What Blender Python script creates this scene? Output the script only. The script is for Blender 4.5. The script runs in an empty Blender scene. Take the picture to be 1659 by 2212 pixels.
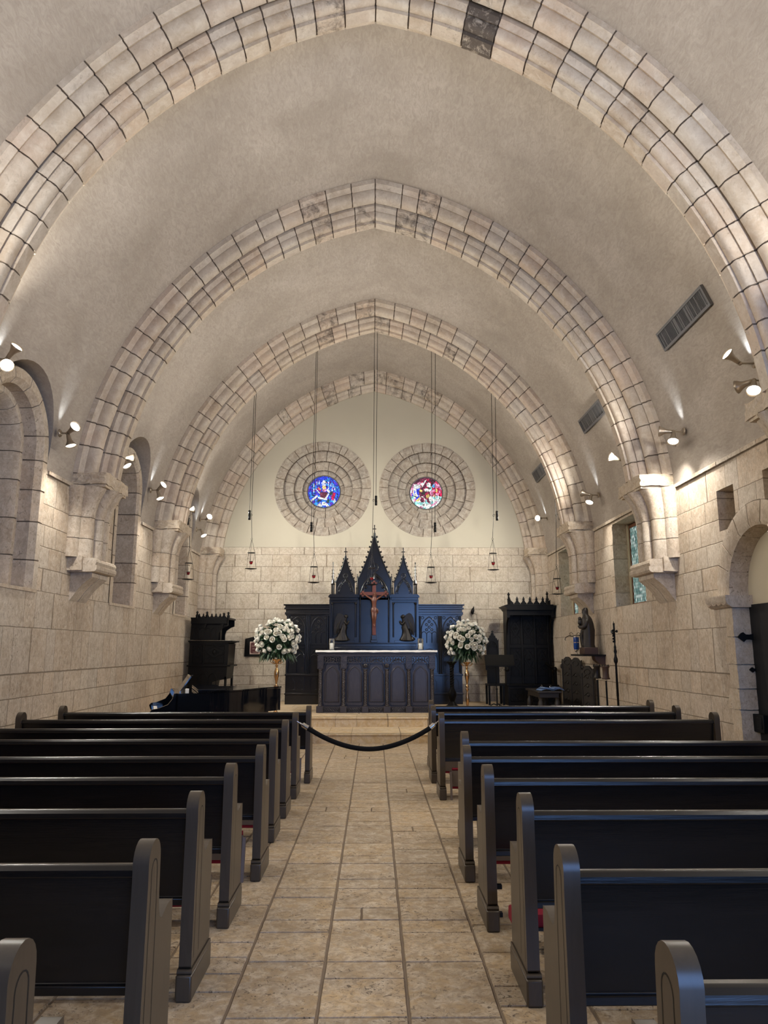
import bpy, bmesh, math, random
from mathutils import Vector, Matrix, noise as mnoise
from math import sin, cos, pi, sqrt, radians as RAD, asin, acos, atan2, hypot
rnd = random.Random(7)
SC = bpy.context.scene
COL = SC.collection

# ------------------------------------------------------------------ helpers
class MB:
    """collects shapes and links them as one mesh object"""
    def __init__(s): s.v=[]; s.f=[]; s.m=[]; s.t=[]; s.sm=[]; s.c=None
    def add(s, vs, fs, m=0, t=0.0, sm=False):
        o=len(s.v); s.v+=[tuple(p) for p in vs]
        for f in fs:
            s.f.append([i+o for i in f]); s.m.append(m); s.t.append(t); s.sm.append(sm)
    def box(s,x0,x1,y0,y1,z0,z1,m=0,t=0.0):
        vs=[(x,y,z) for z in (z0,z1) for y in (y0,y1) for x in (x0,x1)]
        s.add(vs,[(0,2,3,1),(4,5,7,6),(0,1,5,4),(2,6,7,3),(0,4,6,2),(1,3,7,5)],m,t)
    def prism(s,pts,a0,a1,ax='y',m=0,t=0.0,sm=False):
        """extrude a 2D outline: ax y -> pts are (x,z); x -> (y,z); z -> (x,y)"""
        n=len(pts)
        def P(p,a):
            return (p[0],a,p[1]) if ax=='y' else ((a,p[0],p[1]) if ax=='x' else (p[0],p[1],a))
        vs=[P(p,a0) for p in pts]+[P(p,a1) for p in pts]
        fs=[list(range(n)),list(range(2*n-1,n-1,-1))]
        s.add(vs,fs,m,t)
        s.add(vs,[(i,i+n,(i+1)%n+n,(i+1)%n) for i in range(n)],m,t,sm)
    def lathe(s,prof,cx=0,cy=0,z0=0,seg=16,m=0,sm=True,axis='z',fl=None):
        vs=[];n=len(prof)
        for i in range(seg):
            a=2*pi*i/seg
            for r,z in prof:
                k=1 if fl is None else fl(a,z)
                p=(r*k*cos(a),r*k*sin(a),z)
                if axis=='y': p=(p[0],p[2],p[1])
                elif axis=='x': p=(p[2],p[0],p[1])
                vs.append((p[0]+cx,p[1]+cy,p[2]+z0))
        fs=[]
        for i in range(seg):
            j=(i+1)%seg
            for k in range(n-1): fs.append((i*n+k,j*n+k,j*n+k+1,i*n+k+1))
        s.add(vs,fs,m,0,sm)
        s.add(vs,[[i*n for i in range(seg)][::-1],[i*n+n-1 for i in range(seg)]],m,0,False)
    def tube(s,pts,r,seg=8,m=0,closed=False,sm=True,twist=0):
        pts=[Vector(p) for p in pts]; n=len(pts)
        rs=r if isinstance(r,(list,tuple)) else [r]*n
        ring=[];prev=None
        for i,p in enumerate(pts):
            if closed: d=pts[(i+1)%n]-pts[i-1]
            else: d=pts[min(i+1,n-1)]-pts[max(i-1,0)]
            if d.length<1e-9: d=Vector((0,0,1))
            d.normalize()
            up=prev if prev is not None else (Vector((0,0,1)) if abs(d.z)<.9 else Vector((0,1,0)))
            a=(up-d*up.dot(d))
            if a.length<1e-6: a=d.orthogonal()
            a.normalize(); prev=a; b=d.cross(a)
            for k in range(seg):
                t=2*pi*k/seg+(pi/4 if seg==4 else 0)+twist*i
                ring.append(p+(a*cos(t)+b*sin(t))*rs[i])
        fs=[]
        for i in range(n if closed else n-1):
            j=(i+1)%n
            for k in range(seg):
                l=(k+1)%seg; fs.append((i*seg+k,i*seg+l,j*seg+l,j*seg+k))
        s.add(ring,fs,m,0,sm)
        if not closed: s.add(ring,[list(range(seg))[::-1],[(n-1)*seg+k for k in range(seg)]],m,0,False)
    def ell(s,c,r,seg=12,rings=8,m=0):
        vs=[];fs=[]
        if not isinstance(r,(tuple,list)): r=(r,r,r)
        for j in range(rings+1):
            ph=pi*j/rings
            for i in range(seg):
                a=2*pi*i/seg
                vs.append((c[0]+r[0]*sin(ph)*cos(a),c[1]+r[1]*sin(ph)*sin(a),c[2]-r[2]*cos(ph)))
        for j in range(rings):
            for i in range(seg):
                k=(i+1)%seg; fs.append((j*seg+i,j*seg+k,(j+1)*seg+k,(j+1)*seg+i))
        s.add(vs,fs,m,0,True)
    def loft(s,rings,seg=20,m=0):
        """rings: (cx,cy,z,rx,ry,fold amplitude,fold phase)"""
        vs=[];fs=[];n=len(rings)
        for (cx,cy,z,rx,ry,fa,fp) in rings:
            for i in range(seg):
                a=2*pi*i/seg; k=1+fa*sin(7*a+fp)+fa*.6*sin(4*a-fp*2)
                vs.append((cx+rx*k*cos(a),cy+ry*k*sin(a),z))
        for j in range(n-1):
            for i in range(seg):
                k=(i+1)%seg; fs.append((j*seg+i,j*seg+k,(j+1)*seg+k,(j+1)*seg+i))
        s.add(vs,fs,m,0,True); s.add(vs,[list(range(seg))[::-1],[(n-1)*seg+i for i in range(seg)]],m,0,False)
    def xf(s,M,i0=0):
        s.v[i0:]=[tuple(M@Vector(p)) for p in s.v[i0:]]
    def build(s,name,mats,parent=None,loc=(0,0,0),bevel=0,weld=False):
        me=bpy.data.meshes.new(name); me.from_pydata(s.v,[],s.f)
        if not isinstance(mats,(list,tuple)): mats=[mats]
        for m in mats: me.materials.append(m)
        me.polygons.foreach_set('material_index',s.m)
        me.polygons.foreach_set('use_smooth',s.sm)
        a=me.attributes.new('tint','FLOAT','FACE'); a.data.foreach_set('value',s.t)
        if s.c:
            a=me.attributes.new('paint','FLOAT_COLOR','FACE')
            fl=[]
            for c in s.c: fl+=list(c)+[1]
            a.data.foreach_set('color',fl)
        if weld:
            bm=bmesh.new(); bm.from_mesh(me); bmesh.ops.remove_doubles(bm,verts=bm.verts,dist=1e-5); bm.to_mesh(me); bm.free()
        if bevel:
            for q in me.polygons: q.use_smooth=True
            me.set_sharp_from_angle(angle=RAD(38))
        me.update()
        o=bpy.data.objects.new(name,me); COL.objects.link(o); o.location=loc
        if parent is not None: o.parent=parent
        if bevel:
            b=o.modifiers.new('edge','BEVEL'); b.width=bevel; b.segments=2; b.limit_method='ANGLE'; b.angle_limit=RAD(50); b.harden_normals=False
        return o
def tag(o,label,cat,group=None,kind=None):
    if label: o['label']=label
    if cat: o['category']=cat
    if group: o['group']=group
    if kind: o['kind']=kind
    return o
def thing(name,label,cat,loc=(0,0,0),rz=0,group=None,kind=None):
    o=bpy.data.objects.new(name,None); COL.objects.link(o); o.location=loc; o.rotation_euler=(0,0,rz)
    o.empty_display_size=.1
    return tag(o,label,cat,group,kind)
def copy_tree(o,parent=None):
    c=o.copy(); COL.objects.link(c); c.parent=parent
    for ch in list(o.children): copy_tree(ch,c)
    return c
def lerp(a,b,t): return a+(b-a)*t
def arc(cx,cz,r,a0,a1,n):
    return [(cx+r*cos(lerp(a0,a1,i/n)),cz+r*sin(lerp(a0,a1,i/n))) for i in range(n+1)]
def ptarch(cx,z,hw,h,n=10):
    """pointed arch outline from left spring over the apex to right spring, (x,z)"""
    R=(hw*hw+h*h)/(2*hw); c=R-hw; am=atan2(h,c) if c>0 else pi/2
    rt=[(cx-c+R*cos(am*i/n),z+R*sin(am*i/n)) for i in range(n+1)]
    lt=[(2*cx-x,zz) for x,zz in rt]
    return lt+rt[::-1][1:]

# ------------------------------------------------------------------ materials
class NT:
    def __init__(s,name):
        s.m=bpy.data.materials.new(name); s.m.use_nodes=True; s.t=s.m.node_tree
        s.b=s.t.nodes['Principled BSDF']; s.out=s.t.nodes['Material Output']
    def n(s,ty,ins=None,**pr):
        k=s.t.nodes.new(ty)
        for a,b in pr.items(): setattr(k,a,b)
        for a,b in (ins or {}).items(): s.put(k.inputs[a],b)
        return k
    def put(s,sock,v):
        if isinstance(v,bpy.types.NodeSocket): s.t.links.new(v,sock)
        else:
            if isinstance(v,tuple) and len(v)==3 and sock.type=='RGBA': v=(*v,1)
            sock.default_value=v
    def ma(s,op,a,b=None,c=None):
        k=s.t.nodes.new('ShaderNodeMath'); k.operation=op
        s.put(k.inputs[0],a)
        if b is not None: s.put(k.inputs[1],b)
        if c is not None: s.put(k.inputs[2],c)
        return k.outputs[0]
    def pos(s): 
        return s.n('ShaderNodeNewGeometry').outputs['Position']
    def obj(s): return s.n('ShaderNodeTexCoord').outputs['Object']
    def sep(s,v):
        k=s.n('ShaderNodeSeparateXYZ',{0:v}); return k.outputs
    def noise(s,v,scale,detail=4,rough=.55,dist=0):
        return s.n('ShaderNodeTexNoise',{'Vector':v,'Scale':scale,'Detail':detail,'Roughness':rough,'Distortion':dist}).outputs['Fac']
    def scl(s,v,x,y,z):
        return s.n('ShaderNodeMapping',{'Vector':v,'Scale':(x,y,z)}).outputs[0]
    def ramp(s,f,stops,interp='LINEAR'):
        k=s.n('ShaderNodeValToRGB',{'Fac':f}); r=k.color_ramp; r.interpolation=interp
        while len(r.elements)<len(stops): r.elements.new(.5)
        for e,(p,c) in zip(r.elements,stops):
            e.position=p; e.color=(*c,1) if isinstance(c,tuple) else (c,c,c,1)
        return k.outputs['Color']
    def mix(s,f,a,b,bl='MIX'):
        k=s.n('ShaderNodeMix',data_type='RGBA',blend_type=bl)
        s.put(k.inputs[0],f); s.put(k.inputs[6],a); s.put(k.inputs[7],b); return k.outputs[2]
    def attr(s,name,out='Fac'): return s.n('ShaderNodeAttribute',attribute_name=name).outputs[out]
    def bump(s,h,st=.3,d=.01):
        k=s.n('ShaderNodeBump',{'Height':h,'Strength':st,'Distance':d}); s.put(s.b.inputs['Normal'],k.outputs[0])
    def set(s,**k):
        for a,v in k.items(): s.put(s.b.inputs[{'base':'Base Color','rough':'Roughness','metal':'Metallic','spec':'Specular IOR Level','emit':'Emission Color','es':'Emission Strength','trans':'Transmission Weight','ior':'IOR','sheen':'Sheen Weight','coat':'Coat Weight','alpha':'Alpha'}[a]],v)
        return s.m

def stone_base(N,p,tint,cols,pit=1.0,sc=1.0):
    """porous coral limestone: tint picks the block's own colour, with mottling and pits"""
    base=N.ramp(tint,[(i/(len(cols)-1),c) for i,c in enumerate(cols)])
    n1=N.noise(p,2.3*sc,5,.6); n2=N.noise(p,11*sc,6,.7,.6)
    base=N.mix(N.ma('MULTIPLY',N.ramp(n1,[(.36,0.),(.68,1.)]),.55),base,(.36,.28,.20))
    base=N.mix(N.ma('MULTIPLY',N.ramp(n2,[(.42,0.),(.66,1.)]),.45),base,(.74,.68,.58))
    n3=N.noise(N.scl(p,1,1,.7),21*sc,5,.75,.8)
    base=N.mix(N.ma('MULTIPLY',N.ramp(n3,[(.44,1.),(.56,0.)]),.30*pit),base,(.27,.205,.14))
    pz=N.noise(N.scl(p,1,1,.55),34*sc,4,.7,1.2)
    pm=N.ramp(pz,[(.35,1.),(.43,0.)])
    patch=N.ramp(N.noise(p,4*sc,3,.5),[(.38,0.25),(.62,1.)])
    pm=N.ma('MULTIPLY',N.ma('MULTIPLY',pm,patch),pit)
    base=N.mix(N.ma('MULTIPLY',pm,.70),base,(.13,.095,.065))
    h=N.ma('SUBTRACT',N.ma('MULTIPLY',n2,.5),pm)
    return base,h
STONE=[(.50,.40,.30),(.56,.465,.36),(.60,.52,.42),(.52,.45,.37),(.62,.495,.37)]
def block_mat(name,ui,vi,bounds,L,jw=.007,cols=STONE,plaster_above=None,pit=1.0,seed=0.0,vsq=None,floor=False):
    """ashlar laid in courses given by bounds along axis vi, joints along ui at random lengths"""
    N=NT(name); p=N.pos(); w=N.noise(p,9,3,.6)
    xyz=N.sep(p)
    wob=N.ma('MULTIPLY',N.ma('SUBTRACT',w,.5),.016)
    u=N.ma('ADD',xyz[ui],wob); v=N.ma('ADD',xyz[vi],wob)
    lo,hi=bounds[0],bounds[-1]; n=len(bounds)-1
    vn=N.ma('DIVIDE',N.ma('SUBTRACT',v,lo),hi-lo)
    r=N.ma('MULTIPLY',N.ramp(vn,[((b-lo)/(hi-lo),i/n) for i,b in enumerate(bounds)]),n)
    row=N.ma('FLOOR',r); fr=N.ma('FRACT',r)
    hs=N.ramp(vn,[((b-lo)/(hi-lo),bounds[i+1]-b) for i,b in enumerate(bounds[:-1])],'CONSTANT')
    wn=N.n('ShaderNodeTexWhiteNoise',{'Vector':N.n('ShaderNodeCombineXYZ',{0:row,1:seed+3.3}).outputs[0]},noise_dimensions='2D').outputs['Value']
    u2=N.ma('ADD',N.ma('DIVIDE',u,N.ma('MULTIPLY',N.ma('ADD',N.ma('MULTIPLY',wn,.5),.75),L)),N.ma('MULTIPLY',wn,17.3))
    u2=N.ma('ADD',u2,N.ma('MULTIPLY',N.ma('SINE',N.ma('ADD',N.ma('MULTIPLY',u2,2.3),N.ma('MULTIPLY',row,1.7))),.26))
    colu=N.ma('FLOOR',u2); fu=N.ma('FRACT',u2)
    du=N.ma('MULTIPLY',N.ma('MINIMUM',fu,N.ma('SUBTRACT',1.0,fu)),L)
    dv=N.ma('MULTIPLY',N.ma('MINIMUM',fr,N.ma('SUBTRACT',1.0,fr)),hs)
    d=N.ma('MINIMUM',du,dv)
    j=N.n('ShaderNodeMapRange',{0:d,1:jw*.45,2:jw,3:1.0,4:0.0}).outputs[0]
    tint=N.n('ShaderNodeTexWhiteNoise',{'Vector':N.n('ShaderNodeCombineXYZ',{0:row,1:colu,2:seed}).outputs[0]},noise_dimensions='3D').outputs['Value']
    base,h=stone_base(N,p,tint,cols,pit)
    base=N.mix(N.ma('MULTIPLY',j,.85),base,(.20,.155,.11))
    h=N.ma('SUBTRACT',N.ma('MULTIPLY',h,.35),j)
    if plaster_above is not None:
        k=N.n('ShaderNodeMapRange',{0:N.ma('ADD',xyz[2],wob),1:plaster_above-.004,2:plaster_above+.004,3:0.0,4:1.0}).outputs[0]
        pl=N.mix(N.noise(p,1.3,5,.6),(.53,.49,.385),(.465,.43,.34))
        base=N.mix(k,base,pl); h=N.ma('MULTIPLY',h,N.ma('SUBTRACT',1.0,k))
    N.bump(h,.55,.012)
    return N.set(base=base,rough=.85,spec=.25)
def solid_stone(name,cols=STONE,pit=1.0,sc=1.0,dirty=0.0,rough=.85,fl=False):
    N=NT(name); p=N.pos(); t=N.attr('tint')
    base,h=stone_base(N,p,N.ma('FRACT',t),cols,pit,sc)
    # blocks with tint above 1 carry old black weathering stains
    g=N.ramp(N.noise(p,6,7,.78,.4),[(.47,0.),(.64,1.)])
    g2=N.ramp(N.noise(p,6,7,.78,.4),[(.36,0.),(.50,1.)]); fl_=N.ma('FLOOR',t)
    st=N.ma('MAXIMUM',N.ma('MULTIPLY',N.ma('MULTIPLY',g,N.ma('MINIMUM',fl_,1.0)),.75),N.ma('MULTIPLY',g2,N.ma('MULTIPLY',N.ma('GREATER_THAN',fl_,1.5),.92)))
    base=N.mix(st,base,(.07,.055,.045))
    N.bump(N.ma('MULTIPLY',h,.5),.5,.012)
    return N.set(base=base,rough=rough,spec=.3)
def plain(name,c,rough=.5,metal=0.0,spec=.5,**k):
    N=NT(name); return N.set(base=c,rough=rough,metal=metal,spec=spec,**k)
def wood(name,c1,c2,rough=.35,grain=1.0,ax=(1,14,14),spec=.5,coat=0.0):
    N=NT(name); p=N.obj()
    v=N.scl(p,*ax); w=N.noise(v,2.2,6,.65,1.6); g=N.noise(N.scl(p,ax[0]*1.5,ax[1]*6,ax[2]*6),3,3,.6)
    base=N.mix(N.ramp(w,[(.35,0.),(.7,1.)]),c1,c2)
    N.bump(N.ma('ADD',N.ma('MULTIPLY',w,.6*grain),N.ma('MULTIPLY',g,.3*grain)),.18,.004)
    return N.set(base=base,rough=rough,spec=spec,coat=coat)

M={}
def mk_plaster():
    N=NT('vault_plaster'); p=N.pos()
    a=N.noise(p,1.1,6,.62,.4); b=N.noise(N.scl(p,6,2.2,6),3.0,5,.7,1.5); c=N.noise(p,60,2,.5)
    base=N.mix(N.ramp(a,[(.34,0.),(.68,1.)]),(.385,.338,.29),(.49,.438,.382))
    base=N.mix(N.ma('MULTIPLY',N.ramp(b,[(.40,0.),(.64,1.)]),.50),base,(.29,.247,.205))
    base=N.mix(N.ma('MULTIPLY',N.ramp(N.noise(N.scl(p,3,1,3),4,4,.6,2.),[(.6,0.),(.75,1.)]),.25),base,(.60,.54,.46))
    N.bump(N.ma('ADD',b,N.ma('MULTIPLY',c,.4)),.35,.01)
    return N.set(base=base,rough=.9,spec=.15)
M['plaster']=mk_plaster()
ZL=3.9; ZS=2.33; WX=4.28; YB=18.45; YR=-3.6
M['wall_side']=block_mat('ashlar_side',1,2,[-.3,.05,.36,.72,1.02,1.30,1.86,2.33,2.62,2.90,3.18,3.45,3.84,4.3],.50,.008)
bw=[-.3,.02,.30,.52,.74,.95,1.23,1.61,2.0,2.33,2.58,2.97,3.27,3.645,3.95,4.14,4.6]
M['wall_back']=block_mat('ashlar_back',0,2,bw,.62,.008,plaster_above=4.14,seed=5.0,cols=[(.52,.45,.345),(.57,.505,.40),(.62,.56,.45),(.54,.48,.385),(.60,.525,.41)])
M['step']=block_mat('step_stone',0,1,[11.,13.1,14.25,15.,15.8,16.6,17.4,18.5],.62,.006,cols=[(.56,.40,.215),(.62,.47,.28),(.50,.35,.18)],seed=2.0,pit=.5)
M['stone']=solid_stone('dressed_stone')
M['ribstone']=solid_stone('rib_stone',[(.52,.42,.32),(.57,.48,.375),(.60,.525,.43),(.54,.475,.40),(.62,.49,.37),(.55,.45,.37)],.40,.7)
M['cream_plaster']=plain('cream_plaster',(.60,.54,.41),.9,spec=.2)
M['rough']=solid_stone('rough_stone',[(.58,.47,.34),(.63,.53,.40)],.8,1.6)
M['rose_stone']=solid_stone('grey_stone',[(.31,.277,.235),(.36,.325,.275),(.28,.25,.215),(.33,.29,.245)],.6)
M['floor']=solid_stone('floor_tile_stone',[(.37,.262,.145),(.45,.325,.185),(.31,.23,.14),(.50,.355,.195),(.39,.29,.18)],1.7,1.0,rough=.5)
M['grout']=plain('grout',(.17,.125,.085),.9)
M['mortar']=plain('mortar',(.15,.115,.085),.95)
M['pew']=wood('pew_wood',(.005,.0042,.0036),(.012,.009,.0075),.26,1.4,(1.2,9,9),spec=.5)
M['pew_end']=wood('lit_pew_wood',(.047,.034,.022),(.060,.044,.029),.36,.3,(9,9,1.2))  # same pew wood, with the sheen from the bright aisle put into its colour
M['groove_shade']=plain('groove_shade',(.006,.005,.004),.7)  # dark strip laid on the flat end, painting the shade of a groove
M['ebony']=wood('carved_black_wood',(.004,.004,.005),(.008,.008,.009),.21,.5,(9,9,1.5),spec=.6)
M['altarwood']=wood('altar_wood',(.030,.025,.027),(.046,.038,.040),.34,.6,(9,9,1.5))
M['dark']=wood('dark_oak',(.0022,.002,.0018),(.0048,.004,.0034),.45,.6,(9,9,1.5),spec=.18)
M['chairwood']=wood('chair_oak',(.008,.0055,.004),(.017,.011,.0075),.5,.6,(9,9,1.5))
M['door']=wood('door_boards',(.007,.007,.008),(.013,.013,.014),.55,.8,(9,9,.8),spec=.3)
M['iron']=plain('wrought_iron',(.006,.006,.006),.5,.6)
M['bronze']=plain('dark_bronze',(.016,.013,.011),.38,.5)
M['gold']=plain('gold_metal',(.60,.36,.17),.22,1.0)
M['chrome']=plain('chrome',(.75,.75,.75),.12,1.0)
M['cloth']=plain('white_linen',(.82,.80,.76),.8)
M['wax']=plain('candle_wax',(.85,.82,.74),.5)
M['velvet']=plain('black_velvet',(.004,.004,.005),.85,spec=.2)
M['red']=plain('red_cushion',(.19,.006,.020),.75,spec=.3)
M['ruby']=plain('ruby_glass',(.20,.006,.010),.15)
M['piano']=plain('piano_lacquer',(.003,.004,.007),.06,spec=.6)
M['ivory']=plain('ivory_keys',(.75,.72,.65),.3)
M['corpus']=wood('carved_red_wood',(.09,.026,.013),(.15,.05,.026),.38,.3,(6,6,6))
M['cross']=wood('cross_wood',(.085,.018,.010),(.12,.028,.015),.45,.5,(9,9,2))
M['statue']=wood('statue_wood',(.010,.007,.005),(.022,.013,.009),.45,.6,(6,6,3))
M['plinth']=plain('brown_plinth',(.060,.030,.020),.55)
M['blueglass']=plain('blue_glass',(.008,.05,.26),.12,spec=.6)
M['shade']=plain('lamp_bronze',(.36,.30,.23),.38,.75)
M['grille']=plain('vent_grille',(.15,.15,.155),.5,.5)
M['dark_glass']=plain('dark_glass',(.05,.055,.06),.25)
M['grille_dark']=plain('vent_shadow',(.03,.03,.03),.8)
M['leaf']=plain('leaf_green',(.022,.055,.022),.5)
M['stem']=plain('stem_green',(.05,.11,.04),.55)
M['frame_wood']=plain('window_frame_wood',(.17,.06,.025),.5)
M['cream']=plain('cream_strip',(.62,.53,.36),.6)
M['book']=plain('blue_book',(.10,.17,.33),.5)
M['paper']=plain('paper',(.72,.70,.66),.6)
M['plaque']=plain('maroon_plaque',(.085,.018,.018),.4)
M['plaque_edge']=plain('plaque_edge',(.55,.42,.36),.5)
M['pale']=plain('kneeler_wood',(.11,.085,.075),.5)
def mk_rose():
    N=NT('rose_petal'); g=N.n('ShaderNodeTexCoord').outputs['Object']
    d=N.ma('MULTIPLY',N.n('ShaderNodeVectorMath',{0:N.scl(g,1,1,.4)},operation='LENGTH').outputs['Value'],26)
    c=N.ramp(d,[(.15,(.80,.70,.42)),(.6,(.86,.82,.70)),(1.,(.88,.86,.78))])
    return N.set(base=c,rough=.6,spec=.3)
M['rose']=mk_rose()
def mk_glass():
    N=NT('clear_glass'); g=N.n('ShaderNodeBsdfGlossy',{'Roughness':.02,'Color':(1,1,1,1)}); t=N.n('ShaderNodeBsdfTransparent',{'Color':(.985,.99,.99,1)})
    f=N.n('ShaderNodeFresnel',{'IOR':1.45}); k=N.n('ShaderNodeMixShader',{0:N.ma('MULTIPLY',f.outputs[0],.9),1:t.outputs[0],2:g.outputs[0]})
    N.t.links.new(k.outputs[0],N.out.inputs[0]); return N.m
M['glass']=mk_glass()
def emis(name,c,s):
    N=NT(name); return N.set(base=(0.02,.02,.02),emit=c,es=s)
M['bulb']=emis('lamp_face',(1,.93,.80),22.0)
def mk_stained():
    N=NT('stained_glass'); p=N.obj()
    v=N.n('ShaderNodeTexVoronoi',{'Vector':p,'Scale':17.0},feature='DISTANCE_TO_EDGE')
    lead=N.ramp(v.outputs['Distance'],[(.03,0.),(.07,1.)])
    v2=N.n('ShaderNodeTexVoronoi',{'Vector':p,'Scale':17.0})
    k=N.sep(v2.outputs['Color'])
    c=N.attr('paint','Color')
    c=N.mix(1.0,c,N.ramp(k[0],[(0.,(.45,.45,.5)),(1.,(1.25,1.25,1.2))]),'MULTIPLY')
    c=N.mix(1.0,c,lead,'MULTIPLY')
    return N.set(base=(.02,.02,.02),rough=.2,emit=c,es=1.25)
M['stained']=mk_stained()
def mk_leaded():
    N=NT('leaded_glass'); p=N.sep(N.pos())
    a=N.ma('ADD',N.ma('MULTIPLY',p[1],16.),N.ma('MULTIPLY',p[2],9.)); b=N.ma('SUBTRACT',N.ma('MULTIPLY',p[1],16.),N.ma('MULTIPLY',p[2],9.))
    fa=N.ma('FRACT',a); fb=N.ma('FRACT',b)
    da=N.ma('MINIMUM',fa,N.ma('SUBTRACT',1.,fa)); db=N.ma('MINIMUM',fb,N.ma('SUBTRACT',1.,fb))
    l=N.ramp(N.ma('MINIMUM',da,db),[(.10,0.),(.16,1.)])
    wn=N.n('ShaderNodeTexWhiteNoise',{'Vector':N.n('ShaderNodeCombineXYZ',{0:N.ma('FLOOR',a),1:N.ma('FLOOR',b)}).outputs[0]},noise_dimensions='2D').outputs['Value']
    c=N.ramp(wn,[(0.,(.08,.22,.22)),(.5,(.35,.55,.50)),(1.,(.85,.95,.90))])
    return N.set(base=(.03,.03,.03),rough=.2,emit=N.mix(1.,c,l,'MULTIPLY'),es=.9)
M['leaded']=mk_leaded()

# ------------------------------------------------------------------ camera
F=1580.0
cam=bpy.data.cameras.new('camera'); co=bpy.data.objects.new('camera',cam); COL.objects.link(co)
cam.sensor_fit='VERTICAL'; cam.sensor_height=36.0; cam.lens=36.0*F/2212.0; cam.clip_start=.05; cam.clip_end=200
co.location=(0,0,1.6); co.rotation_euler=(RAD(90+10.611),0,RAD(-.766))
SC.camera=co

# ------------------------------------------------------------------ room shell
VA,VC,VZ=4.3,.984,3.55; VR=VA+VC
def boolean(o,cutters):
    for c in cutters:
        m=o.modifiers.new('cut','BOOLEAN'); m.operation='DIFFERENCE'; m.solver='EXACT'; m.object=c
    bpy.context.view_layer.update()
    dg=bpy.context.evaluated_depsgraph_get()
    me=bpy.data.meshes.new_from_object(o.evaluated_get(dg))
    o.modifiers.clear(); old=o.data; o.data=me; me.name=o.name
    for c in cutters:
        d=c.data; bpy.data.objects.remove(c); bpy.data.meshes.remove(d)
def cut_prism(pts,a0,a1,ax):
    b=MB(); b.prism(pts,a0,a1,ax); o=b.build('cutter',M['stone'])
    bm=bmesh.new(); bm.from_mesh(o.data); bmesh.ops.remove_doubles(bm,verts=bm.verts,dist=1e-5); bmesh.ops.recalc_face_normals(bm,faces=bm.faces); bm.to_mesh(o.data); bm.free()
    return o
def fixn(o):
    bm=bmesh.new(); bm.from_mesh(o.data); bmesh.ops.remove_doubles(bm,verts=bm.verts,dist=1e-5); bmesh.ops.recalc_face_normals(bm,faces=bm.faces); bm.to_mesh(o.data); bm.free(); o.data.set_sharp_from_angle(angle=RAD(36)); return o
def roundtop(yc,hw,z0,zs,n=16):
    return [(yc-hw,z0)]+[(yc+hw*cos(pi-pi*i/n),zs+hw*sin(pi-pi*i/n)) for i in range(n+1)]+[(yc+hw,z0)]
# niches on the left wall: (centre y, outer half width, spring z)
NICHES=[(8.52,.80,4.14),(12.55,.62,4.42),(16.35,.60,4.42)]
VCUT=[(8.52,.86,4.16),(12.50,.80,4.45),(16.30,.78,4.45)]
# left wall
b=MB(); b.box(-5.5,-WX,YR,YB+.6,-.3,ZL); wl=fixn(b.build('wall_left',M['wall_side']))
boolean(wl,[cut_prism(roundtop(yc,hw-.05,ZS,zs),-5.4,-4.0,'x') for i,(yc,hw,zs) in enumerate(NICHES)])
tag(wl,None,None,kind='structure')
# right wall with window, two square holes and the door recess
b=MB(); b.box(WX,5.5,YR,YB+.6,-.3,ZL); wr=fixn(b.build('wall_right',M['wall_side']))
DY,DZ=8.05,2.23
cuts=[cut_prism([(11.5,2.33),(12.93,2.33),(12.93,3.80),(11.5,3.80)],4.0,4.72,'x'),
      cut_prism([(8.47,3.03),(8.90,3.03),(8.90,3.54),(8.47,3.54)],4.0,4.75,'x'),
      cut_prism([(7.35,3.03),(7.80,3.03),(7.80,3.54),(7.35,3.54)],4.0,4.75,'x'),
      cut_prism([(15.4,2.33),(16.8,2.33),(16.8,3.80),(15.4,3.80)],4.0,4.72,'x'),
      cut_prism(roundtop(DY,.74,-.29,DZ),4.0,4.62,'x')]
boolean(wr,cuts); tag(wr,None,None,kind='structure')
# vault
N_=48
def vcurve(R,a0):
    t0=a0; t1=acos(VC/R)
    rt=[(-VC+R*cos(lerp(t0,t1,i/N_)),VZ+R*sin(lerp(t0,t1,i/N_))) for i in range(N_+1)]
    return rt+[(-x,z) for x,z in rt[::-1]][1:]
inn=vcurve(VR+.015,asin((ZL-VZ)/(VR+.015))); out=vcurve(VR+1.9,asin((ZL-VZ)/(VR+1.9)))
b=MB(); n=len(inn)
vs=[(x,YR,z) for x,z in inn]+[(x,YR,z) for x,z in out]+[(x,YB+.6,z) for x,z in inn]+[(x,YB+.6,z) for x,z in out]
for i in range(n-1):
    b.add(vs,[(i,i+1,2*n+i+1,2*n+i)],0,0,True)
    b.add(vs,[(n+i+1,n+i,3*n+i,3*n+i+1)],0,0,False)
    b.add(vs,[(i+1,i,n+i,n+i+1),(2*n+i,2*n+i+1,3*n+i+1,3*n+i)],0,0,False)
b.add(vs,[(0,2*n,3*n,n),(n-1,2*n-1,4*n-1,3*n-1)],0,0,False)
va=fixn(b.build('ceiling',M['plaster']))
boolean(va,[cut_prism(roundtop(yc,hw+.0,ZL-.3,zs,20),-4.5,-3.2,'x') for (yc,hw,zs) in VCUT]+[cut_prism(roundtop(yc,hw-.05,ZL-.3,zs,20),-5.4,-3.2,'x') for (yc,hw,zs) in NICHES])
for p in va.data.polygons: p.use_smooth=True
va.data.set_sharp_from_angle(angle=RAD(30)) if hasattr(va.data,'set_sharp_from_angle') else None
tag(va,None,None,kind='structure')
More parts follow.
